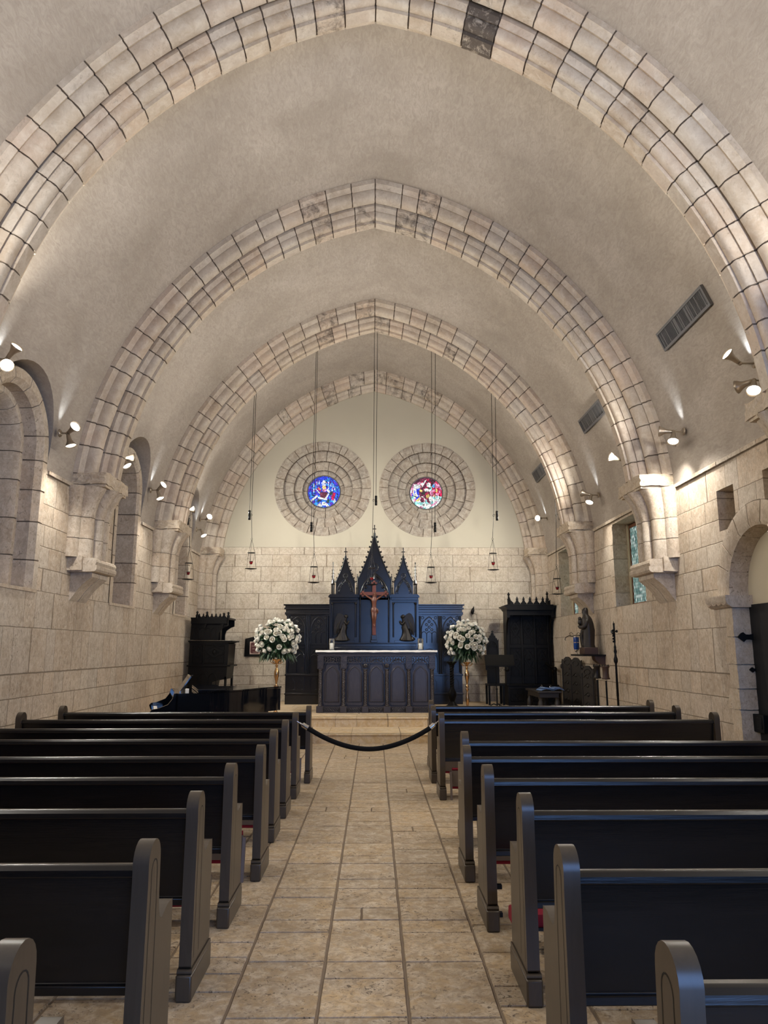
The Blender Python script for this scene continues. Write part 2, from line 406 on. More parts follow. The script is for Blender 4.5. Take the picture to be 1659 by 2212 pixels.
# back wall with two round openings
SCL=(YB)/18.35
RWL=(-1.325*SCL,1.6+(5.655-1.6)*SCL); RWR=(1.358*SCL,1.6+(5.625-1.6)*SCL)
ROUT=1.243*SCL
b=MB(); b.box(-5.5,5.5,YB,YB+.9,-.3,9.6); wb=fixn(b.build('wall_back',M['wall_back']))
circ=lambda c,r,n=56:[(c[0]+r*cos(2*pi*i/n),c[1]+r*sin(2*pi*i/n)) for i in range(n)]
boolean(wb,[cut_prism(circ(RWL,ROUT-.01),YB-.3,YB+.75,'y'),cut_prism(circ(RWR,ROUT-.01),YB-.3,YB+.75,'y')])
tag(wb,None,None,kind='structure')
# rear wall behind the camera with an open doorway to the daylight
b=MB(); X0,X1,ZD=.6,4.1,4.2
b.box(-5.5,X0,YR-.5,YR,-.3,9.6); b.box(X1,5.5,YR-.5,YR,-.3,9.6); b.box(X0,X1,YR-.5,YR,ZD,9.6)
tag(b.build('wall_rear',M['wall_side']),None,None,kind='structure')
# floor of stone tiles
b=MB(); b.box(-5.4,5.4,YR-.5,YB+.5,-.3,-.007,1)
xs=[-.66-.413*i for i in range(9,0,-1)]+[-.66,-.25,.16,.575]+[.575+.413*i for i in range(1,10)]
given={-.25:[3.587,3.978,4.178,4.772,4.98,5.363,5.568,5.95,6.155,6.542,7.154,7.334,7.757,7.935,8.355,8.735,9.153],
       .16:[3.58,4.167,4.57,4.765,5.163,5.356,5.942,6.345,6.935,7.127,7.747,8.304,8.723,8.95,9.527],
       -.66:[3.588,4.183,4.582,4.777,5.184,5.369,5.956,6.361,6.549,6.963,7.144,7.766,7.98,8.324,8.745,9.551]}
for i in range(len(xs)-1):
    x0,x1=xs[i],xs[i+1]; ys=list(given.get(xs[i],[3.5+rnd.uniform(0,.4)]))
    while ys[0]>YR: ys.insert(0,ys[0]-rnd.choice((.2,.4,.4,.6)))
    while ys[-1]<13.4: ys.append(ys[-1]+rnd.choice((.2,.4,.4,.6)))
    for y0,y1 in zip(ys,ys[1:]):
        g=.0055; sp=[x0,x1]
        if y1-y0<.25 and rnd.random()<.45: sp=[x0,(x0+x1)/2+rnd.uniform(-.03,.03),x1]
        for a,c in zip(sp,sp[1:]):
            t=rnd.random()*.999; gg=g*(1.3 if a==x0 else 1)
            # edges wander a little
            nx,ny=4,4; P=[]
            def jit(px,py): return .0035*mnoise.noise(Vector((px*14,py*14,t*9)))
            bx=[(a+gg,y0+g),(c-gg,y0+g),(c-gg,y1-g),(a+gg,y1-g)]; L=[]
            for k in range(4):
                A,B=bx[k],bx[(k+1)%4]
                for q in range(6):
                    px,py=lerp(A[0],B[0],q/6),lerp(A[1],B[1],q/6)
                    L.append((px+jit(px,py),py+jit(py+5,px)))
            z=rnd.uniform(-.001,.001)
            m=len(L); cx,cy=(a+c)/2,(y0+y1)/2
            top=[(cx+(px-cx)*.985,cy+(py-cy)*(1-.006/(y1-y0)),z) for px,py in L]; low=[(px,py,-.008) for px,py in L]
            b.add(top+low,[list(range(m))],0,t); b.add(top+low,[(k,k+m,(k+1)%m+m,(k+1)%m) for k in range(m)],0,t)
tag(fixn(b.build('floor',[M['floor'],M['grout']])),None,None,kind='structure')
# chancel steps
b=MB(); b.box(-1.6,3.2,13.13,14.6,-.2,.161); b.box(-1.62,3.22,13.115,13.2,.125,.161)
tag(b.build('trim_1',M['step'],bevel=.012),None,None,kind='structure')
PZ=.338
b=MB(); b.box(-4.28,3.1,14.28,YB,-.2,PZ); b.box(3.1,4.28,16.6,YB,-.2,PZ); b.box(-4.28,3.12,14.265,14.35,PZ-.04,PZ)
tag(b.build('trim_2',M['step'],bevel=.012),None,None,kind='structure')

# ------------------------------------------------------------------ ribs: moulded voussoirs
def blocks(b,path,T,prof,gap,sub=3,m=0,core=1,wob=.004,stain=(lambda t:0),cu=-.013,cv=None):
    """sweep a profile along path(t,u,v) block by block between the boundaries T, leaving open joints; then the mortar behind"""
    n=len(prof)
    for t0,t1 in zip(T,T[1:]):
        tv=rnd.random()*.999+stain((t0+t1)/2)
        off=rnd.uniform(-wob,wob); vs=[]; ph=rnd.uniform(0,9)
        for i in range(sub+1):
            for k,(v,u) in enumerate(prof):
                e=gap(t0) if i==0 else (-gap(t1) if i==sub else 0)
                jj=.35*e*sin(k*1.9+ph+i) if e else 0
                t=lerp(t0,t1,i/sub)+e+jj
                vs.append(path(t,u+off*(1 if u>.02 else 0),v))
        fs=[(i*n+k,(i+1)*n+k,(i+1)*n+k+1,i*n+k+1) for i in range(sub) for k in range(n-1)]
        b.add(vs,fs,m,tv,True)
        b.add(vs,[list(range(n)),[sub*n+k for k in range(n)][::-1]],m,tv,False)
    # mortar core
    N2=max(24,len(T)*2); vs=[]
    for i in range(N2+1):
        t=lerp(T[0],T[-1],i/N2)
        for v,u in prof: vs.append(path(t,u+cu,v+(cv if cv is not None else .009*(1 if v<.45 else -1))))
    b.add(vs,[(i*n+k,(i+1)*n+k,(i+1)*n+k+1,i*n+k+1) for i in range(N2) for k in range(n-1)],core,0,True)
def roll(A,B,amp,k=6):
    A=Vector(A);B=Vector(B);d=B-A; nrm=Vector((-d.y,d.x)).normalized()
    if nrm.y<0: nrm=-nrm
    return [tuple(A+d*(i/k)+nrm*amp*sin(pi*i/k)) for i in range(k+1)]
oh=[(.0,-.03),(.0,.055),(.012,.062),(.034,.10),(.048,.118),(.078,.104)]+roll((.076,.124),(.196,.260),.050)+[(.212,.257),(.238,.222)]
ih=[(.258,.19),(.240,.288),(.247,.302),(.266,.340),(.272,.352),(.298,.338)]+roll((.296,.352),(.384,.445),.042)+[(.402,.438),(.402,.478)]
W2=.95
def mirror(h): return h+[(W2-v,u) for v,u in h[::-1]]
outer_p=oh; inner_p=ih+[(W2-.405,.478)]+[(W2-v,u) for v,u in ih[::-1]]
outer_back=[(W2-v,u) for v,u in oh[::-1]]
def rib_path(y0,side,zcap):
    def f(t,u,v):
        R=VR-u; a0=asin(min(.99,max(-.5,(zcap-VZ)/R))); a1=acos(VC/R); a=lerp(a0,a1,t)
        return (side*(-VC+R*cos(a)),y0+v,VZ+R*sin(a))
    return f
RIBS=[6.22,10.18,14.12,18.05]; ZC=4.06
def cuts_(n,j=.18):
    T=[0]+[(i+rnd.uniform(-j,j))/n for i in range(1,n)]+[1]; return T
for i,y0 in enumerate(RIBS):
    root=thing('trim_%d'%(i+3),None,None,(0,y0,0),kind='structure')
    half=(i==3)
    bo=MB(); bi=MB()
    for sd in (1,-1):
        st=(lambda t:1 if (t>.80 and rnd.random()<.35) or rnd.random()<.02 else 0)
        gp=lambda t:.0014
        pth=rib_path(0,sd,ZC)
        no,ni=rnd.choice((17,18,19)),rnd.choice((18,19,20))
        blocks(bo,pth,cuts_(no),outer_p,gp,3,stain=st)
        if not half: blocks(bo,pth,cuts_(no),outer_back,gp,2,stain=st)
        blocks(bi,pth,cuts_(ni),(ih+[(.62,.478)] if half else inner_p),gp,3,stain=(lambda t,i=i,sd=sd:2 if (i==0 and sd==1 and abs(t-.823)<.026) else st(t)))
    fixn(bo.build('outer_order',[M['ribstone'],M['mortar']],root)); fixn(bi.build('inner_order',[M['ribstone'],M['mortar']],root))
# ledge at the top of the side walls
for nm,sd in (('trim_7',-1),('trim_8',1)):
    b=MB(); xa,xb=sorted((sd*WX,sd*(WX-.025)))
    seg=[(YR,18.4)] if sd>0 else [(YR,7.66),(9.38,11.70),(13.30,15.52),(17.08,18.4)]
    for a,c in seg: b.box(xa,xb,a,c,ZL-.055,ZL)
    tag(b.build(nm,M['wall_side'],bevel=.006),None,None,kind='structure')

# ------------------------------------------------------------------ corbels under the ribs
def rough_box(b,x0,x1,y0,y1,z0,z1,n=7,amp=.012,m=0,t=.3):
    def g(px,py,pz):
        q=Vector((px*9,py*9,pz*9)); v=mnoise.noise_vector(q)+mnoise.noise_vector(q*2.7)*.6
        return (px+v.x*amp,py+v.y*amp,pz+v.z*amp*.6)
    for ax in range(3):
        for e in (0,1):
            vs=[];
            for i in range(n+1):
                for j in range(n+1):
                    s,r=i/n,j/n
                    if ax==0: p=((x0,x1)[e],lerp(y0,y1,s),lerp(z0,z1,r))
                    elif ax==1: p=(lerp(x0,x1,s),(y0,y1)[e],lerp(z0,z1,r))
                    else: p=(lerp(x0,x1,s),lerp(y0,y1,r),(z0,z1)[e])
                    vs.append(g(*p))
            b.add(vs,[(i*(n+1)+j,(i+1)*(n+1)+j,(i+1)*(n+1)+j+1,i*(n+1)+j+1) for i in range(n) for j in range(n)],m,t,False)
def corbel(name,yc,sd,corner=False):
    """clustered shafts under a rough abacus; s = distance in from the wall"""
    root=thing(name,None,None,(sd*WX,yc,0),kind='structure')
    X=lambda s:-sd*s
    ext=.46
    b=MB(); xa,xb=sorted((X(-.02),X(.47))); rough_box(b,xa,xb,-ext,(ext if not corner else .36),3.905,4.075,16,.030)
    xa,xb=sorted((X(-.02),X(.45))); b.box(xa,xb,-ext+.03,(ext-.03 if not corner else .36),3.872,3.915)
    fixn(b.build('abacus',M['rough'],root))
    shafts=[(.14,-.29,.135),(.02,-.42,.115),(.235,-.09,.105),(.235,.10,.105)]+([(.14,.30,.135),(.02,.42,.115)] if not corner else [])
    b=MB()
    zb=2.86 if not corner else .0
    z=3.44
    for s,dy,r in shafts:
        # flared bell
        k0=len(b.f); vs=[]; sg=16; pr=[(1,0),(1.02,.06),(1.06,.14),(1.13,.24),(1.25,.34),(1.38,.43)]
        for k_,dz in pr:
            e=(k_-1)/.38
            for q in range(sg): vs.append((X(s*(1+.62*e)+r*k_*cos(2*pi*q/sg)),dy*(1+.06*e)+r*k_*sin(2*pi*q/sg),z+dz))
        b.add(vs,[(i*sg+q,i*sg+(q+1)%sg,(i+1)*sg+(q+1)%sg,(i+1)*sg+q) for i in range(len(pr)-1) for q in range(sg)],0,rnd.random()*.99,True)
    xa,xb=sorted((X(-.02),X(.22))); b.box(xa,xb,-.30,.30,z,3.87)
    fixn(b.build('bell',M['stone'],root))
    b=MB(); seams=[z-.005]
    while seams[-1]>zb+.35: seams.append(seams[-1]-rnd.uniform(.26,.34))
    seams.append(zb)
    for z1,z0 in zip(seams,seams[1:]):
        for s,dy,r in shafts:
            k0=len(b.f); rr=r*rnd.uniform(.98,1.01)
            b.lathe([(rr-.006,z0+.003),(rr,z0+.006),(rr,z1-.006),(rr-.006,z1-.003)],X(s),dy,0,16)
            tv=rnd.random()*.99
            for q in range(k0,len(b.f)): b.t[q]=tv
    for s,dy,r in shafts: b.lathe([(r-.009,zb),(r-.009,z)],X(s),dy,0,14,1)
    xa,xb=sorted((X(-.02),X(.20))); b.box(xa,xb,-.29,.29,zb,z,1)
    fixn(b.build('shaft_cluster',[M['stone'],M['mortar']],root))
    if not corner:
        b=MB()   # rounded base moulding
        prof=[(-.02,2.86),(.33,2.86),(.375,2.84),(.39,2.80),(.375,2.765),(.395,2.745),(.395,2.70),(.37,2.672),(.32,2.665),(-.02,2.665)]
        b.prism([(X(s),zz) for s,zz in prof],-.40,.40,'y',0,.4,True)
        rough_box(b,*sorted((X(-.02),X(.20))),-.45,.45,2.68,2.88,6,.010)
        fixn(b.build('base_moulding',M['stone'],root))
        b=MB()   # concave bracket dying into the wall
        cur=[(.30,2.665),(.30,2.60),(.27,2.575),(.225,2.54),(.175,2.495),(.13,2.445),(.09,2.39),(.055,2.335),(.02,2.285),(-.015,2.25)]
        for a,c in ((-.30,-.008),(.008,.30)): b.prism([(X(-.02),2.665)]+[(X(s),zz) for s,zz in cur],a,c,'y',0,rnd.random(),False)
        b.prism([(X(-.02),2.66)]+[(X(s-.012),zz+.008) for s,zz in cur],-.28,.28,'y',1)
        fixn(b.build('bracket',[M['stone'],M['mortar']],root))
k=9
for i,y0 in enumerate(RIBS):
    for sd in (-1,1):
        corbel('trim_%d'%k,y0+W2/2-(.10 if i==3 else 0),sd,i==3); k+=1

# ------------------------------------------------------------------ left window niches with moulded stone surrounds
def niche_path(yc,zs,z0,hw,x0):
    """t runs up the near jamb, round the head and down the far jamb; u = outward from the opening, v = depth into the wall"""
    Lj=zs-z0; La=pi*hw; Lt=2*Lj+La
    def f(t,u,v):
        s=t*Lt; r=hw+u
        if s<Lj: return (x0-v,yc-r,z0+s)
        if s<Lj+La:
            a=pi-(s-Lj)/hw; return (x0-v,yc+r*cos(a),zs+r*sin(a))
        return (x0-v,yc+r,zs-(s-Lj-La))
    return f,Lt
for i,(yc,hw,zs) in enumerate(NICHES):
    root=thing('window_%d'%(i+1),None,None,(-WX,yc,ZS),kind='structure')
    b=MB()
    # outer order: face, chamfer, reveal ; inner order set back
    o1=[(-.012,.0),(-.012,-.12),(.06,-.19),(.24,-.20),(.24,.02)]
    i1=[(.22,-.19),(.22,-.27),(.30,-.33),(1.02,-.36),(1.02,-.15)]
    if i: o1=[(-.012,.03),(-.012,-.10),(.03,-.135),(.40,-.15),(1.02,-.16),(1.02,.05)]
    for pr,nb in (((o1,15),(i1,14)) if i==0 else ((o1,15),)):
        f,Lt=niche_path(0,zs-ZS,0,hw,0)
        T=[0]+[(q+rnd.uniform(-.15,.15))/nb for q in range(1,nb)]+[1]
        blocks(b,f,T,pr,lambda t:.0014,5,0,1,.010,cu=.014,cv=.010)
    fixn(b.build('stone_surround',[M['stone'],M['mortar']],root))
    b=MB(); b.prism([(-hw+.1,0)]+[( (hw-.1)*cos(pi-pi*q/14),zs-ZS+(hw-.1)*sin(pi-pi*q/14)) for q in range(15)]+[(hw-.1,0)],-1.06,-1.0,'x')
    b.build('dark_pane',M['dark_glass'],root)
    b=MB(); b.prism([(-1.04,-.03),(.014,-.03),(.014,.012),(-1.04,.12)],-hw-.01,hw+.01,'y'); 
    b.build('sill',M['stone'],root)

# right rectangular windows
k=4
for (y0,y1) in ((11.5,12.93),(15.4,16.8)):
    root=thing('window_%d'%k,None,None,(4.56,(y0+y1)/2,2.33),kind='structure'); k+=1
    h=(y1-y0)/2; b=MB()
    for a,c,d,e in ((-h,h,0,.06),(-h,h,1.39,1.45),(-h,-h+.05,.06,1.39),(h-.05,h,.06,1.39)): b.box(0,.06,a,c,d,e)
    b.build('frame',M['frame_wood'],root)
    b=MB(); b.box(-.03,.0,h-.035,h-.004,.0,1.47); b.box(-.03,0,-h,h,-.0,.012); b.build('cream_strip',M['cream'],root)
    b=MB(); b.box(.02,.03,-h+.05,h-.05,.06,1.39); b.build('leaded_pane',M['leaded'],root)
    # jamb blocks that stand a little proud of the wall
    b=MB(); z=0
    while z<1.4:
        hh=rnd.uniform(.24,.34); rough_box(b,-.29,-.02,h-.004,h+.05+rnd.uniform(0,.16),z+.006,min(z+hh,1.5)-.006,4,.006,0,rnd.random()); z+=hh
    fixn(b.build('jamb_blocks',M['stone'],root))

# ------------------------------------------------------------------ round windows
def rosewin(name,c,pieces,base):
    root=thing(name,None,None,(c[0],YB,c[1]),kind='structure')
    rr=[1.0,.815,.615,.445,.355]; dd=[-.012,.13,.27,.40,.50]
    b=MB()
    for q in range(4):
        ro,ri=rr[q]*ROUT,rr[q+1]*ROUT
        nb=[26,21,15,11][q]
        def f(t,u,v,ri=ri):
            a=2*pi*t+q*.3; r=ri+u; return (r*cos(a),v,r*sin(a))
        w=ro-ri
        pr=[(dd[q]+.10,w),(dd[q],w-.004),(dd[q]-.002,w*.82),(dd[q]+.018,w*.70),(dd[q]+.03,w*.12),(dd[q]+.045,.0),(dd[q+1]+.06,-.0)]
        T=[0]+[(i+rnd.uniform(-.22,.22))/nb for i in range(1,nb)]+[1]
        blocks(b,f,T,pr,lambda t,ri=ri,w=w:.009/(2*pi*(ri+w/2)),4,0,1,.003,cu=0,cv=.014)
    fixn(b.build('stone_rings',[M['rose_stone'],M['mortar']],root))
    g=.345*ROUT
    b=MB(); b.tube([(g*cos(2*pi*i/40),.44,g*sin(2*pi*i/40)) for i in range(40)],.013,6,0,True); b.build('lead_frame',M['grille'],root)
    b=MB(); cols=[]
    NR,NA=9,28
    for r in range(NR):
        for a in range(NA):
            r0,r1=g*r/NR,g*(r+1)/NR; a0,a1=2*pi*a/NA,2*pi*(a+1)/NA
            if r0==0: b.add([(0,.45,0),(r1*cos(a0),.45,r1*sin(a0)),(r1*cos(a1),.45,r1*sin(a1))],[(0,1,2)])
            else: b.add([(r0*cos(a0),.45,r0*sin(a0)),(r1*cos(a0),.45,r1*sin(a0)),(r1*cos(a1),.45,r1*sin(a1)),(r0*cos(a1),.45,r0*sin(a1))],[(0,1,2,3)])
            cols.append(base((r+.5)/NR,(a0+a1)/2))
    lay=0
    for col,poly in pieces:
        lay+=1; y=.447-.0006*lay
        b.add([(x*g,y,z*g) for x,z in poly],[list(range(len(poly)))]); cols.append(col)
    b.c=cols; b.build('stained_pane',M['stained'],root)
def E(cx,cz,rx,rz,n=12,rot=0):
    return [(cx+rx*cos(2*pi*i/n)*cos(rot)-rz*sin(2*pi*i/n)*sin(rot),cz+rx*cos(2*pi*i/n)*sin(rot)+rz*sin(2*pi*i/n)*cos(rot)) for i in range(n)]
Wt=(1.2,1.25,1.2); Bl=(.02,.06,.9); Cy=(.03,.35,1.1); Rd=(.75,.01,.10); Mr=(.20,.03,.08); Yl=(1.1,.75,.22); Gn=(.02,.10,.08); Pk=(1.0,.35,.6); Tq=(.4,1.0,.95)
r3=random.Random(3)
def baseL(r,a):
    return r3.choice((Bl,Bl,Cy,(.03,.12,1.0),(.10,.03,.55)))
pl=[(Wt,[(x-.02,z),(x+.02,z),(x+.02,z+.22),(x-.02,z+.22)]) for x,z in ((-.62,.30),(-.62,-.02),(-.44,.42),(-.3,.48),(.28,.42),(.42,.34),(.55,.24),(.66,.1),(.28,.16),(.5,.0))]
pl+=[(Wt,E(.0,.62,.10,.10)),(Wt,[(-.16,.52),(.17,.52),(.17,.57),(-.16,.57)]),(Wt,E(.0,.43,.13,.05)),(Yl,[(-.1,.18),(.12,.18),(.12,.36),(-.1,.36)]),(Pk,E(.02,.1,.12,.10)),
 (Mr,[(-.26,-.02),(.22,-.02),(.16,-.42),(-.22,-.38)]),(Wt,[(-.48,.2),(-.22,-.08),(-.27,-.12),(-.52,.16)]),(Rd,[(-.44,.22),(-.2,.0),(-.2,.1),(-.36,.26)]),(Yl,[(-.36,.26),(-.2,.1),(-.2,.2),(-.3,.3)]),
 (Wt,[(-.42,-.2),(-.36,-.28),(-.74,-.62),(-.80,-.52)]),(Wt,[(.16,.2),(.4,.02),(.32,-.08),(.16,.08)]),(Wt,[(.24,-.1),(.32,-.14),(.14,-.48),(.06,-.42)]),(Gn,[(.32,-.08),(.55,.06),(.5,-.2),(.36,-.22)]),(Rd,[(.56,-.04),(.72,-.08),(.62,-.5),(.5,-.56),(.46,-.3)]),
 (Wt,[(-.36,-.32),(.2,-.44),(.2,-.52),(-.3,-.46)]),(Gn,[(-.38,-.46),(-.12,-.52),(-.38,-.68)]),(Gn,[(.2,-.5),(.36,-.5),(.3,-.7),(.16,-.6)]),(Wt,[(-.42,-.86),(-.2,-.66),(-.08,-.9),(-.2,-.93)]),(Wt,E(.0,-.74,.13,.12)),(Wt,[(.1,-.86),(.16,-.7),(.36,-.9),(.2,-.93)]),(Wt,[(.66,-.4),(.74,-.6),(.62,-.72),(.58,-.62)]),(Cy,[(-.52,-.52),(-.4,-.6),(-.4,-.78),(-.52,-.7)])]
rosewin('window_6',RWL,pl,baseL)
def baseR(r,a):
    if a>pi*1.1 and a<pi*1.95 and r>.45: return r3.choice((Wt,Wt,Tq,Pk))
    if (a<.9 or a>5.6) and r>.35: return r3.choice((Rd,Pk,Pk,Rd))
    if a>2.4 and a<3.9 and r>.4: return r3.choice((Bl,(.20,.03,.35),Pk,Wt))
    return r3.choice((Mr,Rd,(.10,.01,.05),Mr))
pr_=[(Wt,E(-.62,.42,.16,.15)),(Wt,E(-.42,.44,.09,.14)),(Wt,[(-.36,.62),(-.1,.7),(.05,.86),(-.1,.76),(-.3,.3),(-.22,.4)]),(Pk,E(-.42,.62,.14,.07,12,.5)),(Wt,E(.16,.52,.13,.15)),((.1,.5,1.1),E(.46,.46,.08,.12)),(Tq,E(.28,.28,.09,.16)),(Wt,E(.02,.2,.15,.10)),(Wt,E(.2,.18,.07,.08)),(Yl,E(-.32,.16,.11,.08,12,-.6)),(Bl,E(-.52,.05,.07,.26,12,.2)),(Bl,E(-.5,-.3,.16,.09,12,.7)),(Wt,[(-.78,.3),(-.7,.3),(-.76,-.15),(-.82,-.1)]),(Wt,[(-.62,.05),(-.5,-.18),(-.56,-.2),(-.68,.0)]),((.05,.05,.05),E(-.15,-.0,.13,.11)),(Rd,E(.05,-.06,.12,.08)),(Yl,E(.1,-.18,.10,.14,12,-.5)),(Yl,[(-.62,-.44),(-.36,-.2),(-.42,-.48),(-.6,-.52)]),(Wt,[(-.32,-.2),(-.2,-.2),(-.04,-.4),(-.08,-.44)]),((.22,.02,.07),E(-.24,-.42,.13,.17)),((.16,.02,.06),E(.14,-.46,.11,.14)),(Tq,[(-.06,-.4),(.04,-.4),(.03,-.66),(-.07,-.66)]),(Tq,E(-.36,-.66,.17,.10)),(Yl,E(.64,.16,.06,.12)),((1.1,.6,.3),E(.5,-.16,.05,.10)),(Pk,E(.32,.0,.09,.18)),(Wt,E(.28,-.36,.12,.18)),(Wt,E(.0,-.78,.30,.12))]
rosewin('window_7',RWR,pr_,baseR)

# ------------------------------------------------------------------ right door
root=thing('door_1',None,None,(WX,DY,0),kind='structure')
b=MB()
f,Lt=niche_path(0,DZ,DZ-.02,.86,0)
def farc(t,u,v):
    a=pi-pi*t; r=.72+u; return (v,r*cos(a),DZ+r*sin(a))
T=[(i+(rnd.uniform(-.15,.15) if 0<i<9 else 0))/9 for i in range(10)]
blocks(b,farc,T,[(.30,.30),(-.015,.29),(-.02,.06),(.0,.02),(.33,.0)],lambda t:.003,5,0,1,.004,cu=.012,cv=.012)
fixn(b.build('arch_voussoirs',[M['stone'],M['mortar']],root))
b=MB()
for sgn in (-1,1):
    for (z0,z1) in ((.0,.26),(.26,.52),(.52,.90),(.90,1.14),(1.14,1.42),(1.42,1.74),(1.74,2.09)):
        d=rnd.uniform(.0,.05)
        y0,y1=sorted((sgn*(.70-d*.3),sgn*(.86+rnd.uniform(0,.1))))
        rough_box(b,-.006,.30,y0,y1,z0+.006,z1-.006,6,.008,0,rnd.random())
fixn(b.build('jamb_blocks',M['rough'],root))
b=MB()
for sgn in (-1,1):
    y0,y1=sorted((sgn*.64,sgn*1.18)); prof=[(.30,2.09),(-.03,2.09),(-.075,2.12),(-.10,2.17),(-.10,2.235),(.30,2.235)]
    b.prism(prof,y0,y1,'y',0,.5)
    for q in range(4):   # carved interlace on the front
        cy=y0+.07+q*.13
        b.tube([(-.085,cy+.06*cos(2*pi*i/12),2.155+.032*sin(2*pi*i/12)) for i in range(12)],.010,5,0,True)
fixn(b.build('impost_block',M['stone'],root))
b=MB(); b.box(.225,.26,-.74,.74,DZ-.12,DZ+.76); b.build('tympanum',M['cream_plaster'],root)
b=MB()
for q in range(6): b.box(.20,.25,-.70+q*.2333,-.70+(q+1)*.2333-.004,.0,2.12)
lf=b.build('door_leaf',M['door'],root,bevel=.004)
for z in (1.74,1.36):
    k_=1.0 if z>1.5 else .55
    b=MB(); b.prism([(x*k_+.25*(1-k_),z+q*k_) for x,q in ((.015,0.),(.06,.045),(.085,.055),(.115,.03),(.16,.028),(.24,.045),(.24,-.045),(.16,-.03),(.115,-.032),(.085,-.058),(.05,-.03))],.655,.672,'y')
    b.build('hinge_plate',M['iron'],root)
b=MB(); b.box(.13,.235,.47,.70,.66,.86); b.box(.12,.14,.50,.60,.70,.83); b.build('lock_box',M['iron'],root,bevel=.006)

# ================================================================== PEWS
PL=3.1
def end_mesh(x0,x1,outs):
    """pew end: rounded tall back post, stepped arm, plinth; local y is forward"""
    o=[(.012,.14),(.022,.78)]+[(.092+.074*cos(a),.836+.074*sin(a)) for a in [pi-pi*i/10 for i in range(11)]]+[(.172,.70),(.180,.645),(.196,.612),(.225,.600),(.30,.622),(.372,.622),(.376,.60),(.392,.14)]
    b=MB(); b.prism(o,x0,x1,'x')
    k=(x0+x1)/2
    b.box(x0-.009,x1+.009,-.006,.412,.0,.115); b.prism([(.0,.115),(.412,.115),(.40,.135),(.008,.135)],x0-.006,x1+.006,'x')
    gl=[(.052,.17),(.060,.775)]+[(.094+.036*cos(a),.80+.040*sin(a)) for a in [pi-pi*i/8 for i in range(9)]]+[(.140,.60),(.146,.17)]
    for xx,sg in ((x0,-1),(x1,1)):
        for (p,q) in zip(gl,gl[1:]):
            d=Vector((q[0]-p[0],q[1]-p[1])).normalized()*.0022; nx,ny=-d.y,d.x
            vs=[(xx+sg*.0008,p[0]+nx,p[1]+ny),(xx+sg*.0008,p[0]-nx,p[1]-ny),(xx+sg*.0008,q[0]-nx,q[1]-ny),(xx+sg*.0008,q[0]+nx,q[1]+ny)]
            b.add(vs,[(0,1,2,3)],1)
    return b
def make_pew(name,kneel):
    r=thing(name,None,None)
    end_mesh(0,.058,0).build('end_panel',[M['pew_end'],M['groove_shade']],r,bevel=.009)
    end_mesh(PL-.058,PL,0).build('end_panel',[M['pew_end'],M['groove_shade']],r,bevel=.009)
    b=MB(); b.prism([(.105,.405),(.135,.405),(.085,.80),(.058,.80)],.058,PL-.058,'x'); b.build('back_panel',M['pew'],r)
    b=MB(); b.prism([(.040,.788),(.105,.788),(.108,.812),(.098,.828),(.058,.832),(.042,.815)],.058,PL-.058,'x',0,0,False); b.build('top_rail',M['pew'],r,bevel=.007)
    b=MB(); b.box(.058,PL-.058,.088,.118,.385,.418); b.build('lower_rail',M['pew'],r,bevel=.005)
    b=MB(); b.prism([(.10,.425),(.375,.44),(.385,.432),(.385,.415),(.10,.400)],.058,PL-.058,'x'); b.build('seat',M['pew'],r,bevel=.004)
    if kneel=='down':
        kb=MB(); kb.box(.10,PL-.10,-.345,-.195,.125,.142); kp=kb.build('kneeler_board',M['pew'],r)
        b=MB(); b.prism([(-.35+.0,.143),(-.19,.143),(-.185,.17),(-.20,.205),(-.235,.222),(-.305,.222),(-.34,.205),(-.355,.17)],.085,PL-.085,'x',0,0,True); b.build('cushion',M['red'],kp,bevel=.01)
        for x in (.35,1.55,2.75):
            b=MB(); b.prism([(-.29,.125),(-.25,.125),(-.25,.0),(-.30,.0)],x,x+.025,'x'); b.build('kneeler_leg',M['pale'],kp)
            b=MB(); b.tube([(x,-.2,.13),(x,.02,.15)],.008,5); b.build('kneeler_arm',M['iron'],kp)
        for z in (.235,.085):
            b=MB(); b.box(.058,.088,.02,.05,z-.012,z+.012); b.build('bolt',M['iron'],r)
    elif kneel=='up':
        kb=MB(); kb.prism([(-.012,.145),(.004,.145),(-.006,.308),(-.022,.308)],.12,PL-.12,'x'); kp=kb.build('kneeler_board',M['pale'],r)
        b=MB(); b.prism([(-.004,.118),(.035,.12),(.045,.15),(.04,.30),(.03,.332),(-.020,.332),(-.022,.318),(-.008,.31),(-.002,.15)],.13,PL-.13,'x',0,0,True); b.build('cushion',M['red'],kp,bevel=.008)
        for x in (.10,1.5,2.98):
            b=MB(); b.prism([(-.02,.30),(-.045,.30),(-.095,.02),(-.07,.02)],x,x+.022,'x'); b.build('kneeler_leg',M['pale'],kp)
    return r
pew_up=make_pew('pew','up'); pew_down=make_pew('pew','down'); pew_bare=make_pew('pew','none')
PXL=[-.87,-.834,-.878,-.879,-.829,-.874,-.879,-.876,-.81]; PYL=[1.845,2.8,3.735,4.64,5.52,6.56,7.45,8.37,9.32]
PXR=[.727,.69,.738,.692,.676,.775,.749,.738,.787]; PYR=[1.81,2.70,3.667,4.565,5.477,6.39,8.29,9.30,10.31]
used=set()
def place_pew(src,x,y,label):
    r=src if src.name not in used else copy_tree(src)
    used.add(src.name); r.location=(x,y,0); return tag(r,label,'pew',None)
ordL=['dark wooden pew at the bottom left corner, only its end in view','black-brown pew left of the aisle, the second row from the camera','black-brown pew left of the aisle, the third row from the camera','black-brown pew left of the aisle, the fourth row from the camera','black-brown pew left of the aisle, the fifth row from the camera','black-brown pew left of the aisle, sixth row from the camera','pew left of the aisle, just behind the one holding the rope','black-brown pew left of the aisle that holds the left end of the velvet rope','front pew left of the aisle, nearest the piano']
